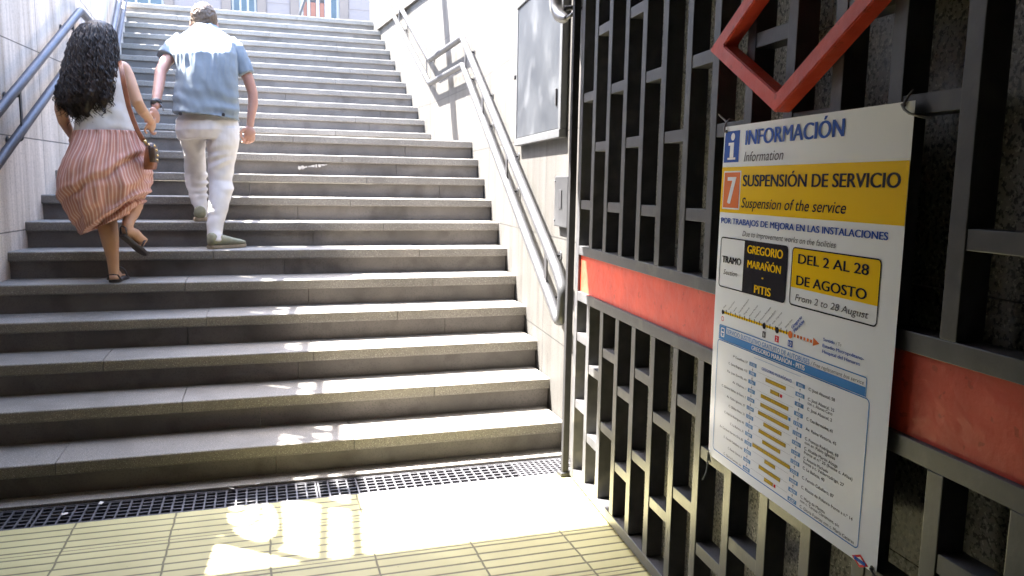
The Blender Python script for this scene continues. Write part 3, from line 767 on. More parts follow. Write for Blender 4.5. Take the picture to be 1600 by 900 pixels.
p.text('Gregorio', 1.838, 1.838+.052, 1.093, 1.1015, 'blue', BO, 0, .0011, R(42)); p.text('Marañón', 1.849, 1.849+.050, 1.086, 1.0945, 'blue', BO, 0, .0011, R(42))
p.outline(u0-.006, u0+.008, 1.052, 1.066, .002, 'red', .005)
for s_, a, b, k in (('6', 1.704, 1.720, 'grey'), ('2', 1.764, 1.782, 'red'), ('10', 1.823, 1.843, 'blue')):
    p.rect(a, b, 1.047, 1.0635, k); m_ = (a+b)/2; w_ = .0035*len(s_); p.text(s_, m_-w_, m_+w_, 1.050, 1.061, 'white', .01)
p.text('Sentido', 1.964, 2.006, 1.089, 1.0965, 'blue', BO); p.text('/ To', 2.011, 2.030, 1.089, 1.0965, 'grey', 0, 1)
p.text('Estadio Metropolitano-', 1.963, 2.109, 1.0745, 1.082, 'blue', BO); p.text('Hospital del Henares', 1.963, 2.097, 1.0605, 1.068, 'blue', BO)
p.done()
p = Print('bus_table_header')
p.rect(1.473, 2.120, .999, 1.0185, 'sky'); p.outline(1.470, 2.1235, .998, 1.041, .0026, 'sky', .006, .0009, (1,1,0,0))
p.rect(1.473, 1.512, 1.0005, 1.038, 'sky', .0008)
p.outline(1.482, 1.503, 1.006, 1.033, .003, 'white', .004, .0012); p.rect(1.485, 1.500, 1.018, 1.022, 'white', .0012); p.disc(1.487, 1.0125, .002, .002, 'white'); p.disc(1.498, 1.0125, .002, .002, 'white')
p.text('SERVICIO SUSTITUTIVO GRATUITO DE AUTOBUSES', 1.518, 1.918, 1.0215, 1.0335, 'sky', .006)
p.text('/ Free replacement bus service', 1.923, 2.114, 1.0225, 1.0315, 'grey', 0, 1)
p.text('GREGORIO MARAÑÓN - PITIS', 1.655, 1.901, 1.0025, 1.0145, 'white', .012, 0, .0012)
p.done()
p = Print('bus_table')
p.outline(1.464, 2.137, .658, .9965, .0026, 'sky', .012, .0007, (1,1,1,1))
p.text('GREGORIO MARAÑÓN', 1.712, 1.838, .9595, .967, 'blue', .010); 
p.outline(1.841, 1.850, .9595, .9675, .0012, 'blue', .001)
for k in range(44): p.rect(1.672+k*.0049, 1.6745+k*.0049, .9835, .985, 'sky')
mids = ['ALONSO CANO', 'CANAL', 'ISLAS FILIPINAS', 'GUZMÁN EL BUENO', 'FRANCOS RODRÍGUEZ', 'VALDEZARZA', 'ANTONIO MACHADO', 'PEÑAGRANDE', 'AV. DE LA ILUSTRACIÓN', 'LACOMA', 'ARROYOFRESNO', 'PITIS']
for i, s_ in enumerate(mids):
    z = .933-i*.0240; hw = .0043*len(s_); c = 1.780
    p.rect(c-hw, c+hw, z, z+.0105, 'ochre'); p.text(s_, c-hw+.004, c+hw-.004, z+.0022, z+.0082, 'yellow', .008)
    if i in (1, 3, 11): p.rect(c+hw+.003, c+hw+.012, z+.001, z+.0095, 'red' if i != 3 else 'sky', .0007)
lefts = ['Pº Castellana, 57', 'C. Santa Engracia, 112', 'Pza. Juan Zorrilla, s/n', 'Av. Filipinas, 1', 'C. General Ibáñez de Íbero, 1', 'Av. Pablo Iglesias, 37', 'C. Ofelia Nieto, 21', 'C. Francos Rodríguez, 40', 'C. La Bañeza, 31', 'Av. Cardenal Herrera Oria, 80', 'C. Fermín Caballero, 66', 'C. Ramón Gómez, 6', 'C. Gloria Fuertes, s/n']
rights = [('C. José Abascal, 58',), ('C. José Abascal, 25', 'con c. Alonso Cano'), ('C. José Abascal, 2',), ('C. Cea Bermúdez, 41',), ('Av. Reina Victoria, 45',), ('C. Francos Rodríguez, 69', 'con av. Pablo Iglesias'), ('C. Alcalde Martín Alzaga', 'frente al n.º 25 (frente c. Añisa)'), ('C. Antonio Machado', 'frente a c. Valderrodrigo, 27'), ('C. La Bañeza, 40',), ('C. Fermín Caballero, 87',), ('C. Riscos de Polanco frente a n.º 14',), ('C. María de Maeztu', 'con c. Teresa Claramunt, s/n'), ('C. Gloria Fuertes con c. María Casares',)]
nums = ['815', '4645', '837', '805', '1376', '1328', '1301', '1247', '1283', '2310', '5004', '4624', '4287']
numl = ['3130', '298', '756', '821', '1204', '1234', '1372', '1330', '1289', '2320', '5001', '4631', '4290']
for i in range(13):
    z = .9575-i*.02455
    for c, nn, dn in ((1.667, numl[i], False), (1.888, nums[i], True)):
        p.rect(c-.0185, c+.0185, z, z+.0105, 'box'); p.text(nn, c-.0032*len(nn), c+.0032*len(nn), z+.002, z+.0085, 'white', .01)
        if i < 12:
            p.rect(c-.0007, c+.0007, z-.0105, z-.003, 'grey', .0008)
            p.poly([(c-.0032, z-.0062), (c+.0032, z-.0062), (c, z-.0025)] if dn else [(c+.0032, z-.0078), (c-.0032, z-.0078), (c, z-.0115)], 'grey', .0010)
    for q, s_ in enumerate(rights[i]): p.text(s_, 1.922, 1.922+.0053*len(s_), z+.002-q*.0098, z+.0092-q*.0098, 'black', .006)
    s_ = lefts[i]; p.text(s_, 1.640-.0047*len(s_), 1.640, z+.002, z+.0085, 'grey', .002)
    if i < 12: p.rect(1.690, 1.864, z-.0085, z-.0081, 'grey', .0005)
p.done()
p = Print('corner_emblem')
def rhm(s_, k, lay): p.poly([(2.146-.027*s_, .6375), (2.146, .6375-.0150*s_), (2.146+.027*s_, .6375), (2.146, .6375+.0150*s_)], k, lay)
rhm(1, 'red', .0006); rhm(.62, 'white', .0010); p.rect(2.128, 2.164, .6335, .6415, 'blue', .0014)
p.done()
def cable_tie(pts, parent):
    bm = bmesh.new(); tube(bm, pts, .0028, 8, round_ends=True); obj('wire_tie', bm, M['wire'], parent)
cable_tie([G(1.448,1.598,-.022), G(1.443,1.612,-.02), G(1.437,1.625,-.012), G(1.425,1.633,-.010), G(1.412,1.642,-.014), G(1.404,1.650,-.018)], poster)
cable_tie([G(1.438,1.626,-.012), G(1.442,1.635,-.006), G(1.444,1.63,.01)], poster)
cable_tie([G(2.168,1.607,-.020), G(2.178,1.597,-.022), G(2.190,1.588,-.019), G(2.205,1.582,-.008), G(2.225,1.576,.006)], poster)
cable_tie([G(2.172,1.608,-.019), G(2.176,1.622,-.014), G(2.176,1.634,-.004)], poster)
cable_tie([G(1.452,.648,-.022), G(1.440,.640,-.018), G(1.434,.622,-.010), G(1.430,.604,-.004)], poster)
cable_tie([G(1.436,.634,-.016), G(1.43,.61,-.012), G(1.443,.585,-.020), G(1.448,.570,-.026), G(1.440,.553,-.030)], poster)
cable_tie([G(2.185,.640,-.020), G(2.195,.628,-.016), G(2.205,.62,-.004)], poster)
bm = bmesh.new()
for u, z in ((1.448,1.599),(2.168,1.607),(2.185,.641)):
    c = S(u, z, .0012); t = bmesh.new(); tube(t, [c, c-GN*.0009], .0055, 14); merge(bm, t)
obj('eyelet', bm, M['steel'], poster)

# ================================================================= PEOPLE
def sub(a, b, f): return a + (b-a)*f
def wr(co, n, s, amp): return amp*noise.noise(V(co.x*s, co.y*s, co.z*s))

# ---- the man
man = empty('person', at(345, 388, 5.47), 'man in blue grey t-shirt and white trousers climbing the stairs, head bowed', 'person')
body = bmesh.new()
hc = at(319, 35, 6.02)
ball(body, hc, V(.078,0,0), V(0,.100,.02), V(0,-.02,.118))                         # skull
ball(body, hc+V(0,.055,-.055), V(.055,0,0), V(0,.055,.0), V(0,0,.06))              # jaw
ball(body, hc+V(0,.112,-.028), V(.014,0,0), V(0,.018,0), V(0,.004,.024), 8)        # nose
for sx in (-1, 1): ball(body, hc+V(sx*.083,-.002,-.022), V(.012*sx,0,0), V(0,.020,0), V(0,0,.032), 10)
loft(body, [sec(304,337,66,5.96,.07), sec(304,337,50,6.0,.062), sec(306,335,36,6.04,.06)])
loft(body, [sec(284,356,64,5.87,.07), sec(276,366,80,5.81,.10), sec(282,366,110,5.75,.11), sec(280,364,150,5.71,.12), sec(282,366,185,5.67,.125), sec(290,360,212,5.66,.12)])
def leg(pts): tube(body, [at(x,y,Y) for x,y,Y,r in pts], [r for *_, r in pts], 16, round_ends=True)
leg([(348,200,5.67,.08),(345,240,5.65,.062),(344,283,5.60,.046),(340,330,5.53,.038),(336,368,5.46,.036),(337,380,5.455,.035)])
leg([(303,200,5.70,.080),(303,235,5.82,.062),(306,268,5.885,.045),(312,305,5.81,.036),(314,330,5.75,.032),(314.5,342,5.745,.032)])
def arm(pts): tube(body, [at(x,y,Y) for x,y,Y,r in pts], [r for *_, r in pts], 16, round_ends=True)
def finger(pts, r): tube(body, pts, [r*(1-.05*i) for i in range(len(pts))], 10, round_ends=True)
arm([(362,76,5.84,.052),(376,98,5.815,.044),(387.5,122,5.79,.038),(395,146,5.78,.0335),(395.5,163,5.77,.033),(392,184,5.75,.0265),(391,197,5.74,.0235)])
pw = at(391,198,5.735)
ball(body, at(390,207,5.73), V(.040,0,0), V(0,.021,0), V(-.004,0,.046), 14)
for i, (dx, ln) in enumerate(((-.030,.058),(-.010,.066),(.011,.062),(.030,.050))):
    b0 = at(390,213,5.73)+V(dx,0,0); finger([b0, b0+V(-.003,.006,-ln*.45), b0+V(-.014,.026,-ln*.72), b0+V(-.022,.046,-ln*.66)], .0088)
b0 = at(386,203,5.725)+V(-.016,-.006,.008); finger([b0, b0+V(-.022,-.008,-.022), b0+V(-.024,-.006,-.052), b0+V(-.012,0,-.074)], .0098)
arm([(281,72,5.85,.052),(268,86,5.80,.044),(258.5,98,5.74,.039),(251,112,5.67,.036),(248.5,132,5.60,.0345),(245,152,5.52,.029),(243.5,166,5.47,.0245)])
ball(body, at(242,180,5.42), V(.024,0,.0), V(.012,.038,0), V(-.006,-.02,.050), 14)
for i, (dy, ln) in enumerate(((-.028,.062),(-.009,.072),(.010,.068),(.028,.055))):
    b0 = at(240.5,187,5.405)+V(.004,dy,0); finger([b0, b0+V(-.008,-.004,-ln*.5), b0+V(-.028,-.006,-ln*.72), b0+V(-.044,-.004,-ln*.55)], .0088)
b0 = at(238,176,5.38)+V(0,-.02,0); finger([b0, b0+V(-.026,-.02,-.02), b0+V(-.036,-.024,-.046), b0+V(-.034,-.02,-.062)], .0098)
remeshed('body', body, M['skin_m'], man, .0055, 3)
# hair: a close cap over the skull
hb = bmesh.new()
ball(hb, hc+V(0,-.012,.020), V(.088,0,0), V(0,.100,.015), V(0,-.02,.110), 24)
ball(hb, hc+V(0,-.050,-.030), V(.074,0,0), V(0,.060,0), V(0,.0,.062), 20)
remeshed('hair', hb, M['hair_m'], man, .006, 3, disp=lambda c, n: .006*noise.noise(c*90)+.004*noise.noise(c*34))
# t-shirt
sh = bmesh.new()
loft(sh, [sec(304,337,39,5.95,.062), sec(296,345,46,5.93,.085), sec(281,357,56,5.885,.105), sec(270,366,68,5.80,.122), sec(271,369,86,5.725,.14), sec(276,371,108,5.705,.150), sec(274,372,130,5.69,.157), sec(270,373,150,5.68,.162), sec(270,373,166,5.672,.168), sec(270,374.5,176,5.665,.178,189)], 40, 2.5)
tube(sh, [at(286,63,5.86), at(274,72,5.84), at(266,82,5.81), at(259.5,91,5.78)], [.058,.062,.062,.070], 20)
tube(sh, [at(356,65,5.86), at(368,80,5.83), at(378,98,5.81), at(386,117,5.79)], [.056,.060,.058,.057], 20)
def wrinkle(c, n):
    q = 0
    lo = max(0, min(1, (2.06-c.z)/.2))
    q += .012*lo*math.sin(c.z*58+c.x*9+3*noise.noise(c*6)) * (.5+.5*noise.noise(c*V(3,3,5).x))
    q += .010*noise.noise(V(c.x*9, c.y*7, c.z*3.2)) + .005*noise.noise(V(c.x*24+c.z*10, c.y*18, c.z*9))
    q += .0075*noise.noise(V(c.x*46, c.y*20, c.z*5+3))*max(0, min(1, (c.z-2.0)*5))
    return q
remeshed('t_shirt', sh, M['tshirt'], man, .007, 3, disp=wrinkle)
# trousers
tr = bmesh.new()
loft(tr, [sec(280,366,176,5.68,.125), sec(274,373.5,190,5.67,.154), sec(275,375,204,5.665,.160), sec(279,374,218,5.67,.150)], 32)
loft(tr, [sec(322,374,200,5.655,.125), sec(322,374,220,5.65,.13), sec(324,370,240,5.64,.105), sec(325,365,262,5.63,.092), sec(326,363,282,5.615,.085), sec(326,366,295,5.59,.085), sec(325,360,312,5.56,.080), sec(324,356,330,5.53,.075), sec(323,350,352,5.49,.068), sec(322,348.5,366,5.465,.068), sec(322,349,376,5.455,.07)], 26)
loft(tr, [sec(277,326,200,5.69,.125), sec(281,322,220,5.76,.12), sec(287,321,240,5.83,.10), sec(287,322,255,5.87,.09), sec(289,324,272,5.885,.082), sec(292,325,292,5.85,.075), sec(297,325,310,5.80,.070), sec(303,324,324,5.76,.062), sec(306.5,323.5,334,5.74,.062), sec(307,323,340,5.74,.062)], 26)
def wrinkle2(c, n):
    k = .007*math.sin(c.z*70+14*noise.noise(c*4)+c.x*22)*max(0, noise.noise(c*5)+.35)
    knee = math.exp(-((c.z-1.44)/.10)**2)+.8*math.exp(-((c.z-1.07)/.07)**2)
    return k*(.6+knee*1.4) + .007*noise.noise(V(c.x*8, c.y*8, c.z*5)) + .004*noise.noise(c*22)
remeshed('trousers', tr, M['trousers'], man, .0065, 2, disp=wrinkle2)
bm = bmesh.new()
for x, y in ((281.5,177.5),(349,179)):
    c = at(x, y, 5.50); tube(bm, [c, c+V(0,.012,0)], .011, 12)
obj('pocket_button', bm, M['band'], man)
# pocket welts at the back
def shoe(heel, d, L, wd, hh, parent, pitch=0):
    """canvas slip-on: d = unit direction heel to toe"""
    sdv = V(d.y, -d.x, 0).normalized(); upv = sdv.cross(d).normalized()
    if upv.z < 0: upv = -upv
    sm = bmesh.new(); rg = []
    prof = [(-.02,.55,.0),(.0,.72,1),(.12,.88,1),(.3,.84,1),(.5,.92,1),(.7,1,1),(.85,.90,1),(.95,.62,1),(1.0,.25,1)]
    for lo, hi in ((0, .022),):
        a = [[], []]
        for t_, wv, _ in prof:
            for s_ in (0,): pass
        ring_ = [heel+d*(t_*L)+sdv*(wv*wd/2) for t_, wv, _ in prof]+[heel+d*(t_*L)-sdv*(wv*wd/2) for t_, wv, _ in prof[::-1]]
        b = [sm.verts.new(p_+upv*lo) for p_ in ring_]; c = [sm.verts.new(p_+upv*hi) for p_ in ring_]
        sm.faces.new(b[::-1]); sm.faces.new(c)
        for i in range(len(b)): sm.faces.new((b[i], b[(i+1)%len(b)], c[(i+1)%len(b)], c[i]))
    root = bpy.data.objects.new('shoe', bpy.data.meshes.new('shoe'))
    us = bmesh.new()
    hs = [(.0,.62,1.0),(.06,.74,1.08),(.2,.80,1.0),(.4,.82,.82),(.6,.90,.62),(.8,.84,.46),(.93,.60,.34),(.985,.30,.22)]
    loft(us, [(heel+d*(t_*L)+upv*(.018+hh*h_/2), sdv*(wv*wd/2), upv*(hh*h_/2)) for t_, wv, h_ in hs], 20, 2.3)
    bpy.data.objects.remove(root)
    o = obj('shoe', us, M['espadrille'], parent, True)
    bmesh.ops.recalc_face_normals(sm, faces=sm.faces[:]); bmesh.ops.bevel(sm, geom=sm.edges[:], offset=.004, segments=2, affect='EDGES')
    obj('sole', sm, M['sole'], o)
hp = on_z(330, 386, .992)
shoe(V(hp.x, 5.405, .992), V(.80,.60,0).normalized(), .27, .098, .082, man)
hp = at(310, 347, 5.665)
shoe(V(hp.x+.012, 5.66, 1.157), V(-.05,1,0).normalized(), .265, .098, .080, man)
# wrist watch
wt = bmesh.new(); c = at(244, 161, 5.485); ax = (at(243.5,166,5.47)-at(244.5,152,5.52)).normalized()
tube(wt, [c-ax*.012, c+ax*.012], .0335, 20); wo_ = obj('wristwatch', wt, M['band'], man, True)
wt = bmesh.new(); ball(wt, c+V(-.012,-.030,.004), V(.018,0,0), V(0,.008,0), V(0,0,.017), 14); obj('watch_face', wt, M['steel'], wo_)
wt = bmesh.new(); tube(wt, [c+V(.022,-.02,0), c+V(.038,-.024,-.02), c+V(.044,-.026,-.05)], .004, 8); obj('watch_strap_end', wt, M['wire'], wo_)

# ---- the woman
wom = empty('person', at(178, 443, 5.08), 'woman with long dark curly hair and striped pink skirt climbing the stairs', 'person')
body = bmesh.new()
hc2 = at(151, 66, 5.33)
ball(body, hc2, V(.075,0,0), V(0,.095,.0), V(0,0,.115)); ball(body, hc2+V(.01,.05,-.06), V(.05,0,0), V(0,.05,0), V(0,0,.055))
ball(body, hc2+V(.015,.105,-.02), V(.012,0,0), V(0,.016,0), V(0,0,.02), 8)
for sx in (-1, 1): ball(body, hc2+V(sx*.077,0,-.02), V(.010*sx,0,0), V(0,.018,0), V(0,0,.03), 8)
loft(body, [sec(142,168,112,5.25,.05), sec(143,167,95,5.28,.05), sec(144,166,80,5.31,.05)])
loft(body, [sec(128,184,100,5.26,.055), sec(116,196,108,5.25,.08), sec(120,198,130,5.235,.10), sec(122,200,160,5.215,.10), sec(120,204,190,5.20,.10), sec(116,210,215,5.2,.12), sec(122,206,250,5.2,.12)])
arm([(192,107,5.25,.043),(199,119,5.24,.040),(206,138,5.215,.038),(214.5,160,5.19,.034),(222,173,5.21,.0315),(231,183,5.27,.026),(236,189,5.31,.0225)])
ball(body, at(236.5,195,5.345), V(.022,0,-.01), V(.01,.034,0), V(.008,0,.042), 14)
for i, (dy, ln) in enumerate(((-.024,.052),(-.008,.060),(.009,.056),(.024,.046))):
    b0 = at(236,199,5.35)+V(-.006,dy,0); finger([b0, b0+V(.006,0,-ln*.5), b0+V(.020,.004,-ln*.75), b0+V(.030,.004,-ln*.6)], .0078)
b0 = at(233,194,5.32); finger([b0, b0+V(-.020,-.006,-.020), b0+V(-.024,-.004,-.042), b0+V(-.016,0,-.056)], .0085)
arm([(112,112,5.25,.046),(104,130,5.22,.042),(97,152,5.18,.038),(95.5,172,5.16,.036),(100,190,5.20,.032),(108,205,5.27,.025),(113,213,5.32,.022)])
ball(body, at(116,219,5.35), V(.03,0,-.01), V(0,.02,0), V(.01,0,.04), 14)
for i in range(4):
    b0 = at(117,222,5.36)+V(-.02+.014*i,.0,-.004*i); finger([b0, b0+V(.01,.012,-.026), b0+V(.018,.03,-.034)], .0078)
b0 = at(114,216,5.345); finger([b0, b0+V(.022,-.01,-.01), b0+V(.04,-.006,-.022)], .0085)
leg([(150,250,5.22,.085),(156,300,5.24,.066),(163,325,5.23,.054),(168,352,5.18,.057),(172,375,5.145,.050),(176,402,5.115,.034),(178,424,5.095,.0295),(179,432,5.09,.030)])
ball(body, at(179,435,5.085), V(.034,0,0), V(0,.042,0), V(0,0,.030), 14)
hz_ = .826+.016
tube(body, [V(at(179,438,5.08).x, 5.085, hz_+.014), V(at(180,438,5.15).x, 5.16, hz_+.022), V(at(182,438,5.2).x, 5.24, hz_+.010)], [.030,.034,.026], 12, round_ends=True)
for i in range(5):
    b0 = V(at(182,438,5.2).x-.028+.015*i, 5.25, hz_+.004); finger([b0, b0+V(0,.03,0), b0+V(0,.05-.004*abs(i-1),-.002)], .0085)
leg([(190,250,5.22,.085),(207,290,5.26,.064),(210,318,5.20,.052),(206,332,5.14,.045),(200.5,347,5.075,.033),(198.5,354,5.05,.031)])
h0 = at(199,361,5.045); t0 = at(224,382,5.10); dft = (t0-h0)
ball(body, h0+V(0,0,.004), V(.030,0,0), V(0,.034,0), V(0,0,.034), 14)
tube(body, [h0, h0+dft*.35+V(.008,.012,.012), h0+dft*.72+V(.006,.008,.008)], [.030,.033,.030], 12, round_ends=True)
for i in range(5):
    b0 = h0+dft*.78+V(-.012+.008*i,.002,-.016+.011*i); finger([b0, b0+dft*.16, b0+dft*.22], .0085)
remeshed('body', body, M['skin_w'], wom, .0055, 3)
# sandals
def sandal(h, d, nrm, L, wd, parent):
    sdv = d.cross(nrm).normalized(); sm = bmesh.new()
    prof = [(-.03,.30),(0,.66),(.12,.82),(.35,.72),(.6,.92),(.78,1),(.92,.78),(1.0,.34)]
    rg = [h+d*(t_*L)+sdv*(w_*wd/2) for t_, w_ in prof]+[h+d*(t_*L)-sdv*(w_*wd/2) for t_, w_ in prof[::-1]]
    b = [sm.verts.new(p_) for p_ in rg]; c = [sm.verts.new(p_-nrm*.016) for p_ in rg]
    sm.faces.new(b); sm.faces.new(c[::-1])
    for i in range(len(b)): sm.faces.new((b[(i+1)%len(b)], b[i], c[i], c[(i+1)%len(b)]))
    bmesh.ops.recalc_face_normals(sm, faces=sm.faces[:]); bmesh.ops.bevel(sm, geom=sm.edges[:], offset=.003, segments=2, affect='EDGES')
    o = obj('sandal', sm, M['sandal'], parent)
    st = bmesh.new(); a_ = h+d*L*.62
    tube(st, [a_+sdv*wd*.45, a_+sdv*wd*.30+nrm*.045, a_+nrm*.056+d*.02, a_-sdv*wd*.30+nrm*.045, a_-sdv*wd*.45], .007, 8, flat=.5)
    tube(st, [h+d*.01+sdv*wd*.38, h-d*.02+sdv*wd*.30+nrm*.03, h-d*.032+nrm*.034, h-d*.02-sdv*wd*.30+nrm*.03, h+d*.01-sdv*wd*.38], .006, 8, flat=.5)
    obj('strap', st, M['sandal'], o)
sandal(V(at(179,440,5.06).x, 5.048, .8445), V(.06,1,0).normalized(), V(0,0,1), .245, .088, wom)
dn = dft.normalized(); nr_ = V(.55,.55,.70); nr_ = (nr_-dn*nr_.dot(dn)).normalized()
sandal(h0-nr_*.032-dn*.012, dn, nr_, .19, .084, wom)
# sleeveless top
tp = bmesh.new()
loft(tp, [sec(150,190,97,5.255,.045), sec(134,194,104,5.25,.075), sec(121,196,114,5.245,.105), sec(118,198,130,5.235,.118), sec(119,201,155,5.215,.118), sec(117,206,180,5.205,.122), sec(115,213,200,5.20,.134), sec(115,214.5,207,5.20,.138)], 34)
remeshed('sleeveless_top', tp, M['top'], wom, .007, 3, disp=lambda c, n: .010*noise.noise(V(c.x*10+c.z*7, c.y*9, c.z*8))*max(0, min(1,(2.05-c.z)*4))+.004*noise.noise(V(c.x*26, c.y*20, c.z*20)))
# skirt, lifted by the wind: rings of cloth from the waistband to the tucked hem
def skirt():
    rows = [(116.5,204,213.5,205,.132),(115,211,216,212,.142),(111,221,220,222,.165),(104,236,225,237,.19),(97,250,227,249,.21),(92,265,229,262,.225),(89.5,281,232,274,.235),(91,296,236.5,286,.24),(96,311,235,297,.24),(104,326,231,306,.235),(112,340,227.5,314,.225),(117,352,224,321,.21),(122,362,221,327,.195),(130,366,218,329,.18),(138,361,212,325,.16),(150,345,204,312,.12),(160,320,196,300,.08)]
    bm = bmesh.new(); N = 240; rings = []
    sub_ = []
    for a, b in zip(rows, rows[1:]):
        for q in range(6): sub_.append(tuple(x+(y-x)*q/6 for x, y in zip(a, b)))
    sub_.append(rows[-1]); J = len(sub_)
    for j, (x0, y0, x1, y1, d) in enumerate(sub_):
        f = j/(J-1)
        a = at(x0, y0, 5.19); b = at(x1, y1, 5.19); c = (a+b)/2; s = (b-a)/2; rg = []
        tw = .35*max(0, f-.45)                                     # cloth swings round towards the hem
        for k in range(N):
            th = 6.28319*k/N
            pl = math.sin(23*th+2.2*noise.noise(V(math.cos(th)*2, math.sin(th)*2, f*3)))
            gather = .0095*pl*math.exp(-f*3.0)*min(1, f*30+.25)
            q = V(math.cos(th)*1.6, math.sin(th)*1.6, f*2.2)
            fold = .030*noise.noise(V(q.x*1.3+f*2.2, q.y*1.3, f*2.6+5))*min(1, f*5) + .016*noise.noise(V(q.x*3+f*5, q.y*3, f*5))*min(1, f*5)
            # two long drag folds from the right hip down to the left hem, seen from behind
            xx = math.cos(th)
            for off, am in ((.34,.010),(.52,.012),(.68,.030),(.82,.022)):
                line = f - (off - .16*xx + .05*noise.noise(V(xx*2, 0, off*9)))
                if math.sin(th) < .2: fold += am*(math.exp(-(line/.030)**2) - 1.25*math.exp(-((line-.048)/.026)**2))*max(0, min(1, .75+1.1*noise.noise(V(xx*1.5, off*7, 3))))
            dirv = (s*math.cos(th) + V(0, d, 0)*math.sin(th))
            rg.append(bm.verts.new(c + dirv*(1+(gather+fold*(1 if f < .85 else .4))/max(dirv.length, .08))))
        rings.append(rg)
    uv = bm.loops.layers.uv.new('cloth')
    for j in range(J-1):
        for k in range(N):
            k2 = (k+1) % N
            fc = bm.faces.new((rings[j][k], rings[j+1][k], rings[j+1][k2], rings[j][k2])); fc.smooth = True
            for lp, (jj, kk) in zip(fc.loops, ((j,k),(j+1,k),(j+1,k+1),(j,k+1))):
                f = jj/(J-1); lp[uv].uv = (kk/N*72 + 3*max(0, f-.6)**1.3, f)
    bm.faces.new(rings[0]); bm.faces.new(rings[-1][::-1])
    bmesh.ops.recalc_face_normals(bm, faces=bm.faces[:])
    return bm
obj('skirt', skirt(), M['skirt'], wom, True)
# hair: a wavy mass plus loose curls
hb = bmesh.new()
HS = [(140,162,33,5.33,.05),(127,174,39,5.325,.09),(118,180,50,5.31,.118),(111,182.5,64,5.295,.135),(107,183,80,5.275,.14),(103,184,96,5.25,.13),(99,183,113,5.215,.115),(96,181,130,5.185,.10),(91,178,148,5.155,.085),(93,174,160,5.135,.065),(104,168,172,5.125,.042),(118,158,182,5.12,.018)]
loft(hb, [sec(*a) for a in HS], 40)
def hairwave(c, n):
    lo = max(0, min(1, (2.25-c.z)*4))
    ang = math.atan2(c.y-5.3, c.x+.87)
    return lo*(.012*math.sin(ang*16+5*noise.noise(c*5)+c.z*16) + .020*noise.noise(V(c.x*13, c.y*13, c.z*6)) + .010*noise.noise(c*32)) + .003*noise.noise(c*60)
hair = remeshed('hair', hb, M['hair_w'], wom, .007, 2, disp=hairwave)
cb = bmesh.new(); rh_ = random.Random(11)
def hsec(y):
    for a, b in zip(HS, HS[1:]):
        if a[2] <= y <= b[2]:
            f = (y-a[2])/(b[2]-a[2]); return tuple(p_+(q_-p_)*f for p_, q_ in zip(a, b))
    return HS[-1] if y > 100 else HS[0]
for i in range(430):
    th = math.pi*(1.0+rh_.uniform(-.08, 1.08)); ys_ = rh_.uniform(38, 120); L_ = rh_.uniform(45, 110)
    ye = min(ys_+L_, rh_.uniform(155, 194) if math.cos(th) < .55 else rh_.uniform(145, 182)); ph = rh_.uniform(0, 6.28); fr = rh_.uniform(.28, .48); am = rh_.uniform(.005, .013)
    r0 = rh_.uniform(.0022, .0046); pts, rr = [], []; n = 26
    drift = rh_.uniform(-.35, .35); ex = 1.01+.09*rh_.random()**2.5*min(1, max(0, (ys_-45)/30))
    for q in range(n+1):
        y = ys_+(ye-ys_)*q/n; c, s, f = sec(*hsec(min(y, 182))); t2 = th+drift*q/n
        base = c + s*math.cos(t2)*ex + f*math.sin(t2)*ex
        if y > 182: base = base - V(0,0,(y-182)/262)
        k_ = am*(.35+.9*q/n)
        pts.append(base + V(math.cos(ph+fr*(y-ys_)), -.5+.6*math.sin(ph+fr*(y-ys_)), 0)*k_); rr.append(r0*(1-.75*(q/n)**2))
    tube(cb, pts, rr, 6)
# stray curls hanging below the mass
for i in range(150):
    x = rh_.uniform(88, 176); y = rh_.uniform(126, 156) + (14 if 108 < x < 165 else 0); ye = y+rh_.uniform(18, 34); Yd = 5.075+rh_.uniform(0, .05) if x > 105 else 5.12
    ph = rh_.uniform(0, 6.28); pts, rr = [], []
    for q in range(23):
        f = q/22; a = ph+f*rh_.uniform(8.5, 9.5); b = at(x+(x-140)*.06*f, y+(ye-y)*f, Yd); pts.append(b+V(math.cos(a), .6*math.sin(a), 0)*.010*(.5+f)); rr.append(.0036*(1-.7*f))
    tube(cb, pts, rr, 6)
obj('curl', cb, M['hair_w'], hair, True)
bt = bmesh.new(); c = at(234.5,187.5,5.30); tube(bt, [c+V(.023*math.cos(a*.5236), -.004+.020*math.sin(a*.5236), .012*math.cos(a*.5236)) for a in range(13)], .0022, 6); obj('bracelet', bt, M['band'], wom)
# ---- shoulder bag
bag = empty('shoulder_bag', at(235, 266, 5.08), 'small brown leather shoulder bag hanging at the hip of the woman', 'bag')
a = at(226,232,5.07); bm = bmesh.new()
loft(bm, [sec(226,243,265,5.07,.075), sec(225.5,244.5,258,5.07,.08), sec(227,243.5,240,5.07,.075), sec(229,242,230,5.07,.065), sec(231,240,225.5,5.07,.055)], 28, 4.5)
bo = obj('bag_body', bm, M['leather'], bag, True)
bm = bmesh.new(); loft(bm, [sec(236,246.2,254,5.065,.083), sec(235,246.5,246,5.065,.085), sec(233.5,245.3,234,5.065,.082), sec(231,243,226,5.065,.070), sec(231.5,240,223.5,5.065,.055)], 28, 4.5)
obj('flap', bm, M['leatherdark'], bag, True)
bm = bmesh.new()
for x, y in ((245.5,250),(246,243),(244.5,235),(241.5,228),(232,226)): ball(bm, at(x,y,4.985), V(.006,0,0), V(0,.006,0), V(0,0,.006), 8)
tube(bm, [at(226,219,5.02), at(227.5,222.5,5.02), at(229,226,5.03)], .008, 8)
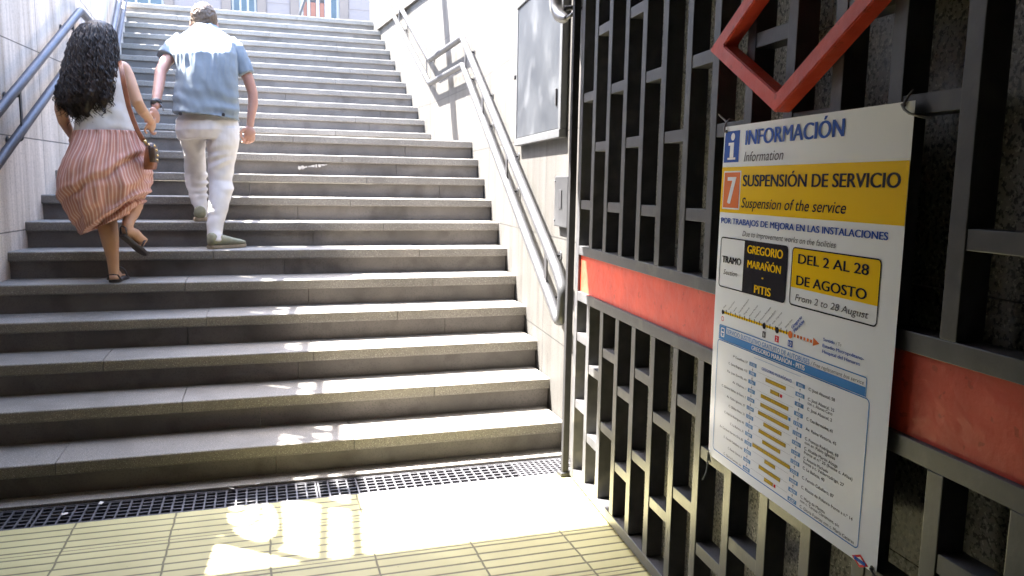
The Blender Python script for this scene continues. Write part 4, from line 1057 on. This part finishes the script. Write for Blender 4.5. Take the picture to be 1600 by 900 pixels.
obj('buckle', bm, M['brass'], bag)
bm = bmesh.new(); sp = [(186.5,95.5,5.22),(188,99,5.165),(190.5,112,5.115),(193,128,5.10),(196.5,146,5.09),(201,166,5.08),(207.5,186,5.065),(214.5,203,5.045),(221,215,5.03),(225.5,221,5.03)]
P_ = [at(*q) for q in sp]; rings = []
for i, q in enumerate(P_):
    t_ = (P_[min(i+1, len(P_)-1)]-P_[max(i-1, 0)]).normalized(); sd_ = t_.cross(V(0,1,0)).normalized()
    rings.append((q, sd_*.0135, V(0,.0035,0)))
loft(bm, rings, 10, 4); obj('strap', bm, M['leather'], bag, True)

# ---------------------------------------------------------------- bits of litter
M['scrap'] = mat('white_paper_scrap', (.62,.61,.58), None, 30, .8)
for i, (px, py, z) in enumerate(((101,803,0),(158,786,.014),(362,763,.0),(402,756,.014))):
    c = on_z(px, py, z+.004); bm = bmesh.new(); a = 1.3*i
    d1 = V(math.cos(a), math.sin(a), .1)*.012; d2 = V(-math.sin(a), math.cos(a), .25)*.007
    box(bm, c-d1-d2, d1*2, d2*2, V(0,0,.0012))
    tag(obj('paper_scrap', bm, M['scrap']), 'tiny white scrap of paper lying at the drain grate', 'litter', 'paper scraps at the drain grate')

# pale chips along the worn nosing of the tenth step
M['chip'] = mat('chipped_stone', (.50,.48,.45), (.34,.32,.30), 40, .8)
bm = bmesh.new(); yy = Y1+9*TRD-.0015
for k in range(9):
    c = at(468+5.2*k, 262-.6*k, yy); w2, h2 = .013+.006*math.sin(k*2.1), .010+.006*math.sin(k*1.3+1)
    pts = [c+V(w2*math.cos(q*.785)*(1+.25*math.sin(q*3+k)), -.0002*k, h2*math.sin(q*.785)*(1+.3*math.cos(q*2+k))) for q in range(8)]
    f = [bm.verts.new(p) for p in pts]; g = [bm.verts.new(p+V(0,.0014,0)) for p in pts]
    bm.faces.new(f)
    for q in range(8): bm.faces.new((f[(q+1)%8], f[q], g[q], g[(q+1)%8]))
obj('chipped_edge', bm, M['chip'], stairs)
